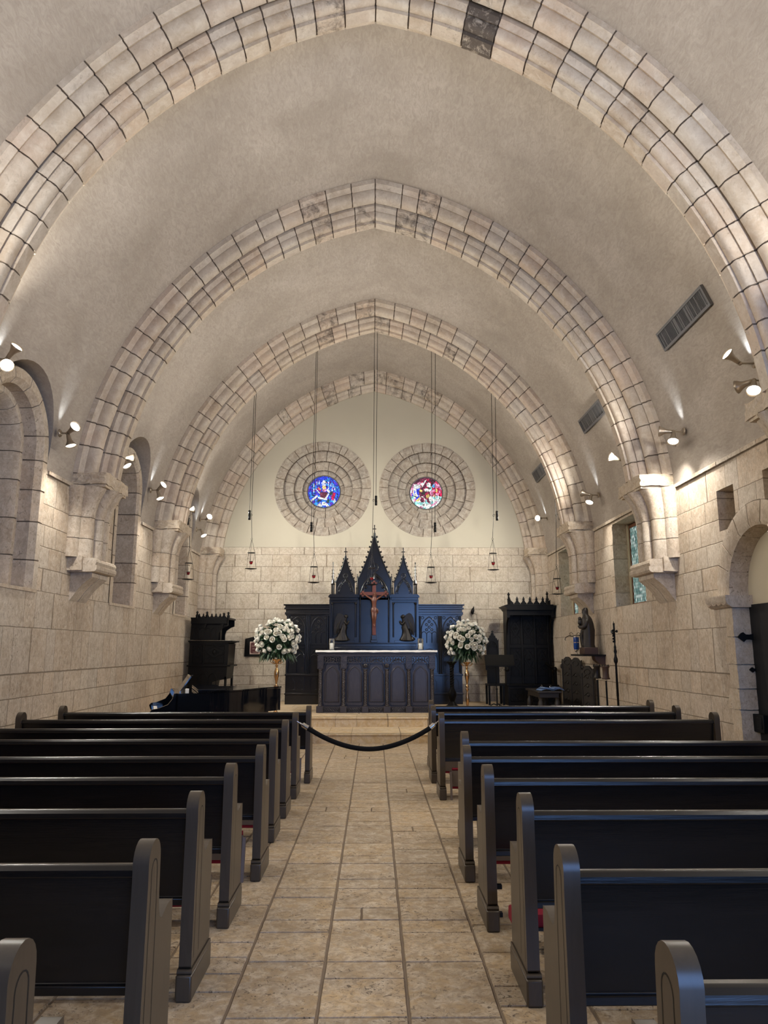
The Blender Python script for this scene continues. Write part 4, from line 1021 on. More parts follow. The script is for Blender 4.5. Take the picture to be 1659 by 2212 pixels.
def arrangement(loc,cz,rx,rz_,label,seed,stand_h):
    r=random.Random(seed)
    root=thing('flower_arrangement',label,'flower arrangement',loc,group='flower arrangements beside the altar')
    b=MB(); S=stand_h
    prof=[(.0,.0),(.13,.0),(.13,.012),(.10,.02),(.05,.035),(.028,.06),(.022,.10),(.030,.16),(.040,.22),(.034,.30),(.020,.38),(.016,.41),(.030,.43),(.030,.45),(.016,.465),(.034,.49),(.034,.51),(.018,.53),(.018,.56),(.030,.62),(.046,.70),(.048,.76),(.040,.80),(.020,.84),(.016,.86),(.030,.875),(.030,.89),(.016,.905),(.022,.93),(.06,.975),(.10,1.0),(.10,1.005)]
    b.lathe([(q,z*S) for q,z in prof],0,0,0,24); b.build('gold_stand',M['gold'],root)
    b=MB()
    for q in range(6):
        a=q*pi/3+.3; b.tube([(.02*cos(a),.02*sin(a),S*.92),(.09*cos(a),.09*sin(a),S*.93),(.135*cos(a),.135*sin(a),S*.965),(.12*cos(a),.12*sin(a),S*.985)],.007,6)
    b.build('scroll_arms',M['gold'],root)
    C=Vector((0,0,cz-loc[2]))
    b=MB()
    def leaf(p,d,L,w):
        d=d.normalized(); u=d.cross(Vector((0,0,1)));
        if u.length<1e-3: u=Vector((1,0,0))
        u.normalize(); nn=u.cross(d)
        t=r.uniform(-1,1); u=(u*cos(t)+nn*sin(t)); dr=Vector((0,0,-.25*L))
        P=[p,p+d*L*.35+u*w,p+d*L*.35-u*w,p+d*L*.7+u*w*.75+dr*.4,p+d*L*.7-u*w*.75+dr*.4,p+d*L+dr,p+d*L*.35+nn*w*.3,p+d*L*.7+nn*w*.25+dr*.4]
        b.add(P,[(0,1,6),(0,6,2),(1,3,7,6),(2,6,7,4),(3,5,7),(4,7,5)],0,0,True)
    for i in range(520):
        a=r.uniform(0,2*pi); z=r.uniform(-.95,.95); q=sqrt(1-z*z); d=Vector((q*cos(a),q*sin(a),z)); k=r.uniform(.45,.84)
        leaf(C+Vector((d.x*rx*k,d.y*rx*k,d.z*rz_*k)),d+Vector((r.uniform(-.7,.7),r.uniform(-.7,.7),r.uniform(-.8,.3))),r.uniform(.08,.15),r.uniform(.016,.034))
    for i in range(60):   # hanging greenery under the ball
        a=r.uniform(0,2*pi); q=r.uniform(.1,.8)
        p=C+Vector((rx*q*cos(a),rx*q*sin(a),-rz_*.72)); leaf(p,Vector((cos(a)*.7,sin(a)*.7,-1)),r.uniform(.10,.20),r.uniform(.010,.022))
    b.ell(tuple(C),(rx*.55,rx*.55,rz_*.55),12,8)
    fo=b.build('foliage',M['leaf'],root); fo['kind']='stuff'
    proto=None; pts=[]
    N=170
    for i in range(N):   # even spread over the ball, jittered
        z=1-2*(i+.5)/N; a=i*2.39996; q=sqrt(max(0,1-z*z)); d=Vector((q*cos(a),q*sin(a),z))
        if z<-.62 or d.y>.45: continue
        d=(d+Vector((r.uniform(-.13,.13),r.uniform(-.13,.13),r.uniform(-.13,.13)))).normalized()
        if r.random()<.16+(.22 if z<-.2 else 0): continue
        pts.append(d)
    pts.sort(key=lambda d:d.y); pts=pts[:92]
    for d in pts:
        if proto is None:
            ro=rose_bm().build('rose',[M['rose'],M['stem']],root); proto=ro
        else:
            ro=proto.copy(); COL.objects.link(ro); ro.parent=root
        k=r.uniform(.90,1.06); ro.location=C+Vector((d.x*rx*k,d.y*rx*k,d.z*rz_*k))
        dd=(d+Vector((r.uniform(-.25,.25),r.uniform(-.25,.25),r.uniform(-.15,.3)))).normalized()
        ro.rotation_euler=dd.to_track_quat('Z','Y').to_euler(); s=r.uniform(1.02,1.36); ro.scale=(s,s,s)
arrangement((-1.935,14.9,PZ),1.78,.415,.375,'ball of white roses on a gold stand left of the altar, behind the piano',11,1.06)
arrangement((1.94,15.6,PZ),1.765,.385,.385,'ball of white roses on a gold stand right of the altar',23,.99)

# ================================================================== TURNED STAND, LECTERN, WALL BRACKET
root=thing('candle_stand','tall dark turned pedestal stand before the right wing of the altarpiece','stand',(1.728,16.6,PZ))
b=MB(); b.lathe([(.0,.0),(.15,.0),(.15,.03),(.10,.06),(.08,.10),(.05,.13)],0,0,0,16); b.build('foot',M['dark'],root)
b=MB(); b.lathe([(.05,.12),(.075,.18),(.10,.26),(.085,.33),(.05,.40),(.038,.46)],0,0,0,16,fl=lambda a,z:1+.06*sin(a*8)); b.build('bulb',M['dark'],root)
b=MB()
for a in range(2): b.tube([(.02*cos(q*.6+a*pi),.02*sin(q*.6+a*pi),.44+.42*q/40) for q in range(41)],.030,8)
b.lathe([(.03,.44),(.03,.86)],0,0,0,10); b.build('twisted_shaft',M['dark'],root)
b=MB(); b.lathe([(.04,.85),(.06,.87),(.05,.89),(.07,.93),(.11,.97),(.125,.99),(.0,.99)],0,0,0,16); b.build('top_dish',M['dark'],root)

root=thing('lectern','dark book stand on a thin iron post in front of the pointed chair','lectern',(2.62,16.0,PZ))
z=lambda q:q-PZ
b=MB(); b.tube([(0,0,.05),(0,0,z(.75))],[.016,.016],8); b.tube([(0,0,z(.75)),(-.01,0,z(1.27))],[.011,.011],8); b.lathe([(.018,.0),(.024,.02),(.018,.04)],0,0,z(.74),8); b.build('post',M['iron'],root)
for q in range(3):
    a=pi+q*2*pi/3; b=MB(); b.tube([(0,0,.09),(.07*cos(a),.07*sin(a),.115),(.13*cos(a),.13*sin(a),.09),(.16*cos(a),.16*sin(a),.03),(.15*cos(a),.15*sin(a),.008)],.012,6); b.build('curled_foot',M['iron'],root)
b=MB(); b.prism([(-.03,z(1.235)),(-.05,z(1.25)),(.07,z(1.48)),(.09,z(1.47))],-.235,.39,'x'); b.build('desk',M['dark'],root,bevel=.004)
b=MB(); b.box(-.235,.39,-.075,-.03,z(1.225),z(1.25)); b.prism([(-.235,z(1.25)),(-.235,z(1.17)),(-.215,z(1.15)),(-.19,z(1.19)),(-.19,z(1.25))],-.07,-.045,'y'); b.build('book_ledge',M['dark'],root,bevel=.003)
b=MB()
for s in (-1,1):
    b.tube([(.17+s*(.01+.055*sin(t)*(1-.1*t)),-.02,z(1.22)-.028*t+.02*(1-cos(t))) for t in [i*.3 for i in range(14)]],.0035,5)
    b.tube([(.17+s*.085+.030*cos(t)*(1-t/12),-.02,z(1.15)+.030*sin(t)*(1-t/12)) for t in [i*.45 for i in range(16)]],.0035,5)
b.tube([(-.19,-.05,z(1.18)),(-.1,-.04,z(1.155)),(.0,-.03,z(1.19))],.004,5)
b.build('scrollwork',M['iron'],root)

root=thing('wall_bracket','small dark pod-shaped wall bracket with thin wires above the right flowers','bracket',(2.46,YB,2.45))
b=MB(); b.loft([(0,-.08,.0,.015,.015,0,0),(-.01,-.08,.03,.036,.035,0,0),(.0,-.08,.09,.042,.04,0,0),(.01,-.08,.14,.03,.03,0,0),(.025,-.08,.17,.014,.014,0,0),(.03,-.08,.20,.004,.004,0,0)],12); b.build('pod',M['iron'],root)
b=MB(); b.tube([(0,.0,.05),(0,-.08,.03),(.04,-.10,.015),(.095,-.10,.0),(.10,-.10,-.22)],.005,5); b.tube([(-.015,-.08,.01),(-.018,-.09,-.2)],.004,5); b.tube([(.015,-.08,.01),(.016,-.09,-.28)],.003,5); b.build('wires',M['iron'],root)

# ================================================================== THRONES AND CHAIRS
def crest(b,x0,x1,y,z,n,h,t=.02,ax='y'):
    w=(x1-x0)/n
    for i in range(n):
        c=x0+w*(i+.5)
        P=[(c-w*.5,z),(c+w*.5,z),(c+w*.42,z+h*.22),(c+w*.26,z+h*.30),(c+w*.13,z+h*.58),(c+w*.20,z+h*.72),(c+w*.08,z+h*.80),(c+w*.06,z+h),(c-w*.06,z+h),(c-w*.08,z+h*.80),(c-w*.20,z+h*.72),(c-w*.13,z+h*.58),(c-w*.26,z+h*.30),(c-w*.42,z+h*.22)]
        b.prism(P,y-t/2,y+t/2,ax)
def finial(b,x,y,z,h,r=.03):
    b.lathe([(r,0),(r,h*.35),(r*1.3,h*.38),(r*.7,h*.5),(r*.5,h*.72),(r*1.0,h*.78),(r*.9,h*.84),(r*.4,h*.88),(r*.6,h*.93),(0,h)],x,y,z,8,sm=False)
def carved(b,x0,x1,z0,z1,y,r=.007):
    """blind tracery: frame, lozenge, cusps and little lancets"""
    cx=(x0+x1)/2; w=(x1-x0)/2; cz=lerp(z0,z1,.62); h=(z1-z0)*.33
    b.tube([(x0,y,z0),(x1,y,z0),(x1,y,z1),(x0,y,z1)],r,5,0,True)
    b.tube([(cx,y,cz+h),(cx+w*.9,y,cz),(cx,y,cz-h),(cx-w*.9,y,cz)],r,5,0,True); b.tube([(cx,y,cz+h*.5),(cx+w*.45,y,cz),(cx,y,cz-h*.5),(cx-w*.45,y,cz)],r,5,0,True)
    for s in (-1,1):
        b.tube([(cx+s*w*.95,y,z1),(cx+s*w*.3,y,cz+h*.75),(cx+s*w*.95,y,cz+h*.35)],r*.8,5); b.tube([(cx+s*w*.95,y,cz-h*.35),(cx+s*w*.35,y,cz-h*.8),(cx+s*w*.9,y,cz-h*1.15)],r*.8,5)
        b.tube([(cx+s*w*.5,y,z0),(cx+s*w*.5,y,lerp(z0,z1,.22)),(cx+s*w*.25,y,lerp(z0,z1,.27)),(cx,y,lerp(z0,z1,.22))],r*.8,5)
    b.ell((cx,y,cz),(w*.2,.008,w*.2),8,5)
root=thing('throne','tall black canopied bishop chair with carved panels in the right corner','throne',(3.65,17.55,PZ))
z=lambda q:q-PZ
b=MB(); b.box(-.47,.53,.10,.42,0,z(2.50)); b.build('back_panel',M['dark'],root)
b=MB()
for i in range(3):
    for zz0,zz1 in ((1.72,2.30),(.98,1.60)):
        carved(b,-.40+i*.31,-.40+i*.31+.24,z(zz0),z(zz1),.092)
b.build('carved_tracery',M['dark'],root)
b=MB(); b.box(-.47,.53,.075,.11,z(1.62),z(1.69)); 
for x in (-.455,-.13,.18,.50): b.box(x-.025,x+.025,.07,.11,z(.80),z(2.40))
b.build('frame',M['dark'],root,bevel=.006)
b=MB(); b.prism([(-.60,z(2.585)),(-.54,z(2.55)),(-.52,z(2.50)),(.56,z(2.50)),(.575,z(2.55)),(.625,z(2.585)),(.625,z(2.605)),(-.60,z(2.605))],-.34,.44,'y'); b.box(-.54,.57,-.30,.42,z(2.605),z(2.63))
b.box(-.51,.55,-.27,-.24,z(2.38),z(2.50)); b.build('canopy',M['dark'],root,bevel=.006)
b=MB(); crest(b,-.36,.40,-.27,z(2.63),5,.18,.03); b.prism([(-.50,z(2.63)),(-.36,z(2.63)),(-.38,z(2.68)),(-.43,z(2.72)),(-.46,z(2.80)),(-.50,z(2.80))],-.285,-.255,'y'); b.prism([(.40,z(2.63)),(.50,z(2.63)),(.50,z(2.74)),(.44,z(2.70))],-.285,-.255,'y')
b.build('crest',M['dark'],root)
for x,h in ((-.48,.29),(.43,.31)): 
    b=MB(); finial(b,x,-.27,z(2.63),h,.034); b.build('finial',M['dark'],root)
b=MB(); finial(b,.53,.3,z(2.62),.15,.022); finial(b,.50,.1,z(2.62),.17,.02); b.build('finial',M['dark'],root)
b=MB()
for i in range(8):
    x=-.47+i*.128+.064; b.tube([(x-.064,-.255,z(2.47)),(x-.035,-.255,z(2.41)),(x,-.255,z(2.36)),(x+.035,-.255,z(2.41)),(x+.064,-.255,z(2.47))],.010,5); b.ell((x,-.255,z(2.43)),.018,6,5)
for x in (-.50,.54): b.box(x-.035,x+.035,-.28,-.20,z(2.33),z(2.52)); b.ell((x,-.24,z(2.32)),.03,8,6)
b.build('canopy_fringe',M['dark'],root)
b=MB()
for x in (-.485,.545): b.prism([(.42,z(.80)),(.10,z(.80)),(.06,z(1.30)),(.08,z(1.9)),(.0,z(2.2)),(-.20,z(2.36)),(-.24,z(2.5)),(.42,z(2.5))],x-.02,x+.02,'x')
b.build('side_panel',M['dark'],root,bevel=.006)
b=MB(); b.box(-.63,.56,-.55,.40,z(.775),z(.80)); b.box(-.60,.53,-.52,.40,0,z(.775)); b.build('seat_chest',M['dark'],root,bevel=.006)
b=MB()
for i in range(3): 
    x0=-.55+i*.36
    b.tube([(x0,-.527,.10),(x0+.30,-.527,.10),(x0+.30,-.527,.37),(x0,-.527,.37)],.009,5,0,True)
    if i==1: b.tube([(x0+.15,-.527,.35),(x0+.26,-.527,.235),(x0+.15,-.527,.12),(x0+.04,-.527,.235)],.009,5,0,True); b.tube([(x0+.15,-.527,.29),(x0+.20,-.527,.235),(x0+.15,-.527,.18),(x0+.10,-.527,.235)],.007,5,0,True)
    else:
        for sx in (-1,1):
            for sz in (-1,1): b.tube([(x0+.15+sx*.06+.05*cos(t),-.527,.235+sz*.06+.05*sin(t)) for t in [q*.63 for q in range(10)]],.007,5,0,True)
b.build('chest_carving',M['dark'],root)
for x in (-.60,.50):
    b=MB(); b.box(x-.025,x+.03,-.50,-.44,z(.80),z(1.10)); b.ell((x,-.47,z(1.14)),(.05,.055,.06),10,7); b.tube([(x,-.45,z(1.15)),(x+.02*(1 if x<0 else -1),-.2,z(1.17)),(x+.08*(1 if x<0 else -1),.08,z(1.27))],.03,6); b.build('arm',M['dark'],root)

root=thing('choir_stall','black canopied choir stall in the left corner, seen from its side','choir stall',(-3.70,16.75,PZ))
b=MB(); b.prism([(-.44,z(1.80)),(-.42,z(2.26)),(.40,z(2.26)),(.40,z(2.12)),(.32,z(2.09)),(.22,z(2.02)),(.19,z(1.93)),(.19,z(1.80))],0,.05,'y'); b.prism([(-.44,z(1.80)),(-.42,z(2.26)),(.40,z(2.26)),(.40,z(2.12)),(.32,z(2.09)),(.22,z(2.02)),(.19,z(1.93)),(.19,z(1.80))],.75,.80,'y'); b.box(-.44,.17,.3,.5,z(1.80),z(2.2)); b.build('upper_panel',M['dark'],root,bevel=.006)
b=MB(); b.box(-.44,.42,-.02,.82,z(2.26),z(2.30)); b.build('canopy',M['dark'],root,bevel=.006)
b=MB(); crest(b,-.30,.36,0,z(2.30),7,.09,.03); 
for x,h in ((-.30,.17),(-.08,.16),(.30,.13),(.40,.15)): finial(b,x,0,z(2.28),h,.034)
b.build('crest',M['dark'],root)
b=MB(); b.box(-.42,.38,-.06,-.01,z(2.16),z(2.28))
for x in (-.10,.28): b.prism([(x-.035,z(2.18)),(x+.035,z(2.18)),(x+.02,z(2.10)),(x,z(2.06)),(x-.02,z(2.10))],-.05,-.02,'y')
b.build('canopy_fringe',M['dark'],root)
b=MB()
for i in range(4): arch_frame(b,-.30+i*.13,z(2.0),.055,.07,-.004,.007,False,z(1.84))
b.build('upper_tracery',M['dark'],root)
b=MB(); b.box(-.47,.52,-.03,.84,z(1.755),z(1.785)); b.prism([(.40,z(1.72)),(.47,z(1.755)),(-.45,z(1.755)),(-.44,z(1.72))],-.02,.82,'y'); b.build('middle_ledge',M['dark'],root,bevel=.006)
b=MB(); b.prism([(-.45,z(1.24)),(.42,z(1.24)),(.44,z(1.72)),(-.44,z(1.72))],.0,.80,'y'); b.build('middle_panel',M['dark'],root,bevel=.006)
b=MB(); 
for x0,x1 in ((-.36,-.14),(-.10,.34)): carved(b,x0,x1,z(1.29),z(1.68),-.006,.006)
b.build('carved_tracery',M['dark'],root)
b=MB(); b.box(-.48,.49,-.03,.84,z(1.215),z(1.245)); b.build('lower_ledge',M['dark'],root,bevel=.005)
b=MB(); b.prism([(-.46,0),(.02,0),(.10,z(.88)),(.24,z(.92)),(.40,z(.94)),(.42,z(1.215)),(-.45,z(1.215))],.0,.80,'y'); b.box(.36,.41,0,.06,0,z(1.0)); b.box(.36,.41,.74,.80,0,z(1.0)); b.build('lower_side',M['dark'],root,bevel=.005)
b=MB()
for x in (-.30,-.10,.10): arch_frame(b,x,z(.95),.085,.12,-.006,.008,False,z(.6))
b.build('lower_tracery',M['dark'],root)

root=thing('gothic_chair','black chair with pointed openwork back behind the book stand','chair',(2.81,17.6,PZ))
b=MB(); P=[(-.145,z(.80)),(-.145,z(1.76)),(-.155,z(1.84)),(-.13,z(1.80)),(-.10,z(1.86)),(-.085,z(1.85)),(-.065,z(1.92)),(-.045,z(1.91)),(-.03,z(1.97)),(-.01,z(1.975)),(-.012,z(2.0)),(-.035,z(2.0)),(-.035,z(2.015)),(-.01,z(2.015)),(0,z(2.045)),(.01,z(2.015)),(.035,z(2.015)),(.035,z(2.0)),(.012,z(2.0)),(.01,z(1.975)),(.03,z(1.97)),(.045,z(1.91)),(.065,z(1.92)),(.085,z(1.85)),(.10,z(1.86)),(.13,z(1.80)),(.155,z(1.84)),(.145,z(1.76)),(.145,z(.80))]
b.prism(P,0,.03,'y'); b.build('backrest',M['dark'],root)
b=MB(); arch_frame(b,0,z(1.62),.11,.17,-.004,.008,True,z(1.3)); b.tube([(-.13,-.004,z(1.70)),(0,-.004,z(1.66)),(.13,-.004,z(1.60))],.004,4); b.build('back_tracery',M['dark'],root)
b=MB(); b.box(-.19,.19,-.42,.03,.43,.47); b.build('seat',M['dark'],root,bevel=.006)
for x in (-.165,.165):
    for y in (-.39,0.005): b=MB(); b.box(x-.022,x+.022,y-.022,y+.022,0,.43); b.build('leg',M['dark'],root)

# ================================================================== RIGHT SIDE: chairs, table, torches, cross, statue, lamp
def tallchair(x_,y,h,rot,label):
    root=thing('tall_chair',label,'chair',(x_,y,0),rz=rot,group='carved chairs along the right wall')
    # local: faces -x
    b=MB(); T=h
    P=[(-.15,.44),(-.15,T-.10),(-.135,T-.05),(-.115,T-.09),(-.075,T-.035),(-.035,T-.004),(0,T),(.035,T-.004),(.075,T-.035),(.115,T-.09),(.135,T-.05),(.15,T-.10),(.15,.44)]
    b.prism(P,.05,.085,'x'); b.build('backrest',M['chairwood'],root,bevel=.004)
    b=MB()
    for s in (-1,1): b.tube([(.048,s*.125,.5),(.048,s*.125,T-.14)],.012,5); b.ell((.06,s*.165,T-.2),(.02,.02,.05),6,5)
    b.tube([(.046,.07*cos(2*pi*i/12),T-.12+.05*sin(2*pi*i/12)) for i in range(12)],.008,5,0,True)
    for q in range(4): b.tube([(.046,-.09,.55+q*.17),(.046,0,.62+q*.17),(.046,.09,.55+q*.17)],.008,5); b.ell((.046,0,.56+q*.17),(.01,.03,.03),8,5)
    b.build('back_carving',M['chairwood'],root)
    b=MB(); b.box(-.27,.08,-.20,.20,.42,.455); b.build('seat',M['chairwood'],root,bevel=.005)
    for x in (-.24,.05):
        for s in (-1,1):
            b=MB(); b.lathe([(.022,0),(.03,.03),(.018,.07),(.034,.14),(.022,.20),(.036,.27),(.018,.34),(.03,.42)],x,s*.165,0,10); b.build('leg',M['chairwood'],root)
tallchair(4.05,15.75,1.44,RAD(36),'dark carved chair by the right wall, the one nearest the bishop chair')
tallchair(4.06,15.12,1.43,RAD(36),'dark carved chair by the right wall, middle of three')
tallchair(4.06,14.32,1.285,RAD(36),'dark carved chair by the right wall, below the statue shelf')
root=thing('side_table','low dark table with turned legs near the right wall','table',(3.40,14.95,0))
b=MB(); b.box(-.23,.23,-.45,.75,.76,.795); b.box(-.19,.19,-.40,.70,.67,.76); b.build('tabletop',M['chairwood'],root,bevel=.006)
for x in (-.16,.16):
    for y in (-.36,.66):
        b=MB(); b.lathe([(.03,0),(.045,.03),(.03,.06),(.028,.12),(.05,.18),(.062,.26),(.05,.34),(.03,.38),(.05,.42),(.065,.50),(.055,.58),(.035,.63),(.05,.67)],x,y,0,12,fl=lambda a,z:1+.05*sin(6*a)); b.build('leg',M['chairwood'],root)
b=MB(); b.box(-.15,.15,-.38,-.33,.10,.15); b.box(-.15,.15,.64,.69,.10,.15); b.box(-.03,.03,-.36,.66,.10,.14); b.build('stretcher',M['chairwood'],root)
root=thing('open_book','open book with blue covers lying on the low table','book',(3.48,14.80,.797),rz=.12)
b=MB()
for s in (-1,1):
    P=[(s*.0,.0),(s*.06,.035),(s*.14,.05),(s*.21,.03),(s*.235,.008),(s*.235,.0),(s*.20,.018),(s*.14,.036),(s*.06,.022)]
    b.prism(P,-.15,.15,'y',0,0,True)
b.build('cover',M['book'],root)
b=MB()
for s in (-1,1): b.prism([(s*.002,.022),(s*.06,.058),(s*.14,.068),(s*.20,.045),(s*.14,.053),(s*.06,.037)],-.14,.14,'y',0,0,True)
b.build('pages',M['book'],root)
for x,y,h,lb in ((3.40,15.2,.10,'small glass cruet on the low table, left of the open book'),(3.60,15.25,.09,'small glass cruet on the low table, right of the open book')):
    root=thing('glass_cruet',lb,'bottle',(x,y,.796),group='cruets on the table')
    b=MB(); b.lathe([(.0,0),(.028,0),(.034,.02),(.032,.05),(.012,.075),(.012,h),(.016,h+.004),(.0,h+.004)],0,0,0,14); b.build('bottle',M['glass'],root)
    b=MB(); b.lathe([(.0,.004),(.024,.004),(.028,.02),(.026,.045),(.0,.045)],0,0,0,12); b.build('contents',M['paper'],root)
for x,y,lb in ((3.86,12.9,'left of two dark processional torches with drum heads by the right wall'),(3.90,12.55,'right of two dark processional torches with drum heads by the right wall')):
    root=thing('processional_torch',lb,'torch',(x,y,0),group='torches by the right wall')
    b=MB(); b.lathe([(.0,0),(.13,0),(.13,.02),(.05,.05),(.02,.08)],0,0,0,14); b.build('foot',M['iron'],root)
    b=MB(); b.tube([(0,0,.05),(.0,0,1.085)],.0155,8); b.build('pole',M['dark'],root)
    b=MB(); b.lathe([(.012,1.075),(.03,1.085),(.02,1.10),(.03,1.115)],0,0,0,12); b.build('silver_collar',M['chrome'],root)
    b=MB(); b.lathe([(.0,1.10),(.065,1.10),(.068,1.115),(.056,1.135),(.052,1.21),(.056,1.285),(.070,1.305),(.070,1.318),(.0,1.318)],0,0,0,14); b.build('drum_head',M['plinth'] if x>3.87 else M['bronze'],root)
    b=MB()
    for q in range(6): a=q*pi/3; b.lathe([(.008,0),(.010,.01),(.002,.028)],.055*cos(a),.055*sin(a),1.316,6)
    b.build('crown_points',M['bronze'],root)
root=thing('cross_staff','tall dark processional staff with ornate crucifix top by the right wall','staff',(3.92,12.05,0))
b=MB(); b.lathe([(.0,0),(.14,0),(.14,.02),(.05,.05),(.02,.08)],0,0,0,14); b.build('foot',M['iron'],root)
b=MB(); b.tube([(0,0,.05),(0,0,.85),(0,0,.855),(0,0,1.46)],[.019,.018,.021,.016],8); b.build('pole',M['dark'],root)
b=MB(); b.lathe([(.016,1.36),(.034,1.40),(.036,1.44),(.022,1.48),(.016,1.52),(.028,1.56),(.018,1.60),(.022,1.63),(.012,1.66),(.010,1.72)],0,0,0,10); b.build('knop',M['iron'],root)
b=MB(); b.box(-.01,.01,-.014,.014,1.70,2.0); b.box(-.012,.012,-.13,.13,1.87,1.895)
for yy,zq in ((-.13,1.882),(.13,1.882),(0,2.0)): b.ell((0,yy,zq),(.016,.024,.024),8,6)
for q in range(5): b.ell((-.02,0,1.72+.045*q),(.016,.014,.018),7,5)
for s in (-1,1): b.tube([(-.018,0,1.83),(-.02,s*.05,1.86),(-.016,s*.11,1.885)],.009,6)
b.tube([(0,0,2.0),(0,0,2.05)],[.008,.002],6); b.build('crucifix_head',M['iron'],root)
root=thing('wall_shelf','thin dark shelf bracket on the right wall under the statue','shelf',(WX,14.05,1.50))
b=MB(); b.box(-.42,0,-.36,.52,-.03,.0); b.build('board',M['dark'],root,bevel=.004)
b=MB(); b.prism([(0,-.03),(-.20,-.03),(-.18,-.10),(-.10,-.17),(0,-.19)],-.30,-.10,'y'); b.build('corbel_block',M['plinth'],root,bevel=.006)
root=thing('robed_statue','dark carved wooden statue of a veiled robed figure on the wall shelf','statue',(4.05,13.99,1.50))
b=MB(); b.box(-.13,.13,-.17,.17,0,.13); b.build('plinth',M['plinth'],root,bevel=.008)
b=MB()
b.loft([(0,0,.13,.13,.155,.05,0),(-.01,0,.18,.12,.145,.07,.3),(.0,.0,.30,.115,.14,.07,.6),(.01,.0,.45,.12,.14,.06,1.1),(.0,-.0,.57,.11,.135,.05,1.6),(-.01,.0,.66,.095,.12,.03,2.),(-.01,.01,.71,.07,.09,.02,2.),(-.02,.03,.745,.052,.062,0,0),(-.025,.04,.79,.060,.068,0,0),(-.02,.045,.84,.056,.062,0,0),(-.01,.045,.875,.030,.034,0,0)],26)
b.build('veiled_robe',M['statue'],root)
V=[(-.045,.04,.79),(-.03,.03,.73),(0,0,.64),(-.03,.11,.62),(-.09,.12,.50),(-.14,.05,.52),(-.165,.01,.53),(-.03,-.11,.62),(-.10,-.11,.50),(-.145,-.04,.50),(-.165,.0,.50)]
skin('person',V,[(2,1),(1,0),(2,3),(3,4),(4,5),(5,6),(2,7),(7,8),(8,9),(9,10)],[.052,.032,.08,.05,.042,.032,.024,.05,.042,.032,.024],M['statue'],root,2,2)
b=MB(); b.ell((-.12,.07,.60),(.045,.045,.06),10,7); b.ell((-.125,.065,.67),(.034,.034,.038),10,7); b.tube([(-.10,-.05,.44),(-.115,.02,.32),(-.11,-.03,.16)],[.02,.03,.02],7); b.tube([(-.09,.09,.46),(-.11,.10,.32),(-.105,.08,.16)],[.02,.026,.018],7); b.build('carried_child_drapery',M['statue'],root)
root=thing('sanctuary_lamp','blue glass lamp on a scrolled wall bracket left of the statue','lamp',(4.02,14.72,1.50))
b=MB(); b.lathe([(.0,.075),(.045,.08),(.056,.12),(.056,.335),(.052,.345),(.0,.34)],0,0,0,18); b.build('blue_glass',M['blueglass'],root)
b=MB(); b.lathe([(.057,.222),(.059,.226),(.057,.234)],0,0,0,18); b.lathe([(.056,.33),(.058,.345),(.05,.352)],0,0,0,18); b.lathe([(.0,.0),(.035,.0),(.03,.012),(.012,.025),(.014,.04),(.035,.055),(.056,.085),(.05,.09),(.0,.075)],0,0,0,16); b.build('silver_mount',M['chrome'],root)
b=MB(); b.lathe([(.0,-.012),(.06,-.01),(.06,.01),(.0,.012)],.25,0,.25,14,axis='x'); b.tube([(.25,0,.28),(.12,0,.36),(0,0,.37),(-.08,0,.35),(-.14,0,.36),(-.20,0,.33),(-.225,0,.29),(-.21,0,.27)],.007,6)
for cx,s in ((-.10,1),(.06,-1)): b.tube([(cx+(.045-.004*i)*cos(i*.6)*s,0,.385+(.045-.004*i)*sin(i*.6)) for i in range(10)],.005,5)
b.build('scroll_bracket',M['iron'],root)

# ================================================================== SIGN, VENTS
root=thing('framed_plaque','dark wooden frame holding a maroon lettered plaque on the back wall','plaque',(-2.90,YB,1.42))
b=MB(); b.prism([(-.30,0),(.28,0),(.29,.43),(.10,.475),(-.0,.485),(-.10,.475),(-.285,.43)],-.05,0,'y'); b.build('frame',M['dark'],root,bevel=.006)
b=MB(); b.box(-.165,.085,-.056,-.05,.055,.36); b.build('plaque_border',M['plaque_edge'],root)
b=MB(); b.prism([(-.145,.10),(-.12,.075),(.04,.075),(.065,.10),(.065,.315),(.04,.34),(-.12,.34),(-.145,.315)],-.060,-.055,'y'); b.build('plaque',M['plaque'],root)
b=MB(); r5=random.Random(5)
for zc,x0,x1,h in ((.255,-.115,.045,.030),(.185,-.095,.035,.022),(.180,-.095,.035,.016),(.105,-.085,.02,.018)):
    x=x0
    while x<x1:
        w=r5.uniform(.007,.013); k=r5.random()
        b.box(x,x+.0035,-.0625,-.060,zc-h/2,zc+h/2)
        if k<.5: b.box(x,x+w,-.0625,-.060,zc+h/2-.004,zc+h/2)
        if k>.3: b.box(x,x+w,-.0625,-.060,zc-h/2,zc-h/2+.004)
        if .2<k<.7: b.box(x+w-.003,x+w,-.0625,-.060,zc-h/2,zc+h/2)
        x+=w+.005
b.tube([(-.06,-.061,.31),(-.04,-.061,.325),(0,-.061,.325),(.02,-.061,.305)],.006,5)
b.build('worn_lettering',M['plaque_edge'],root)
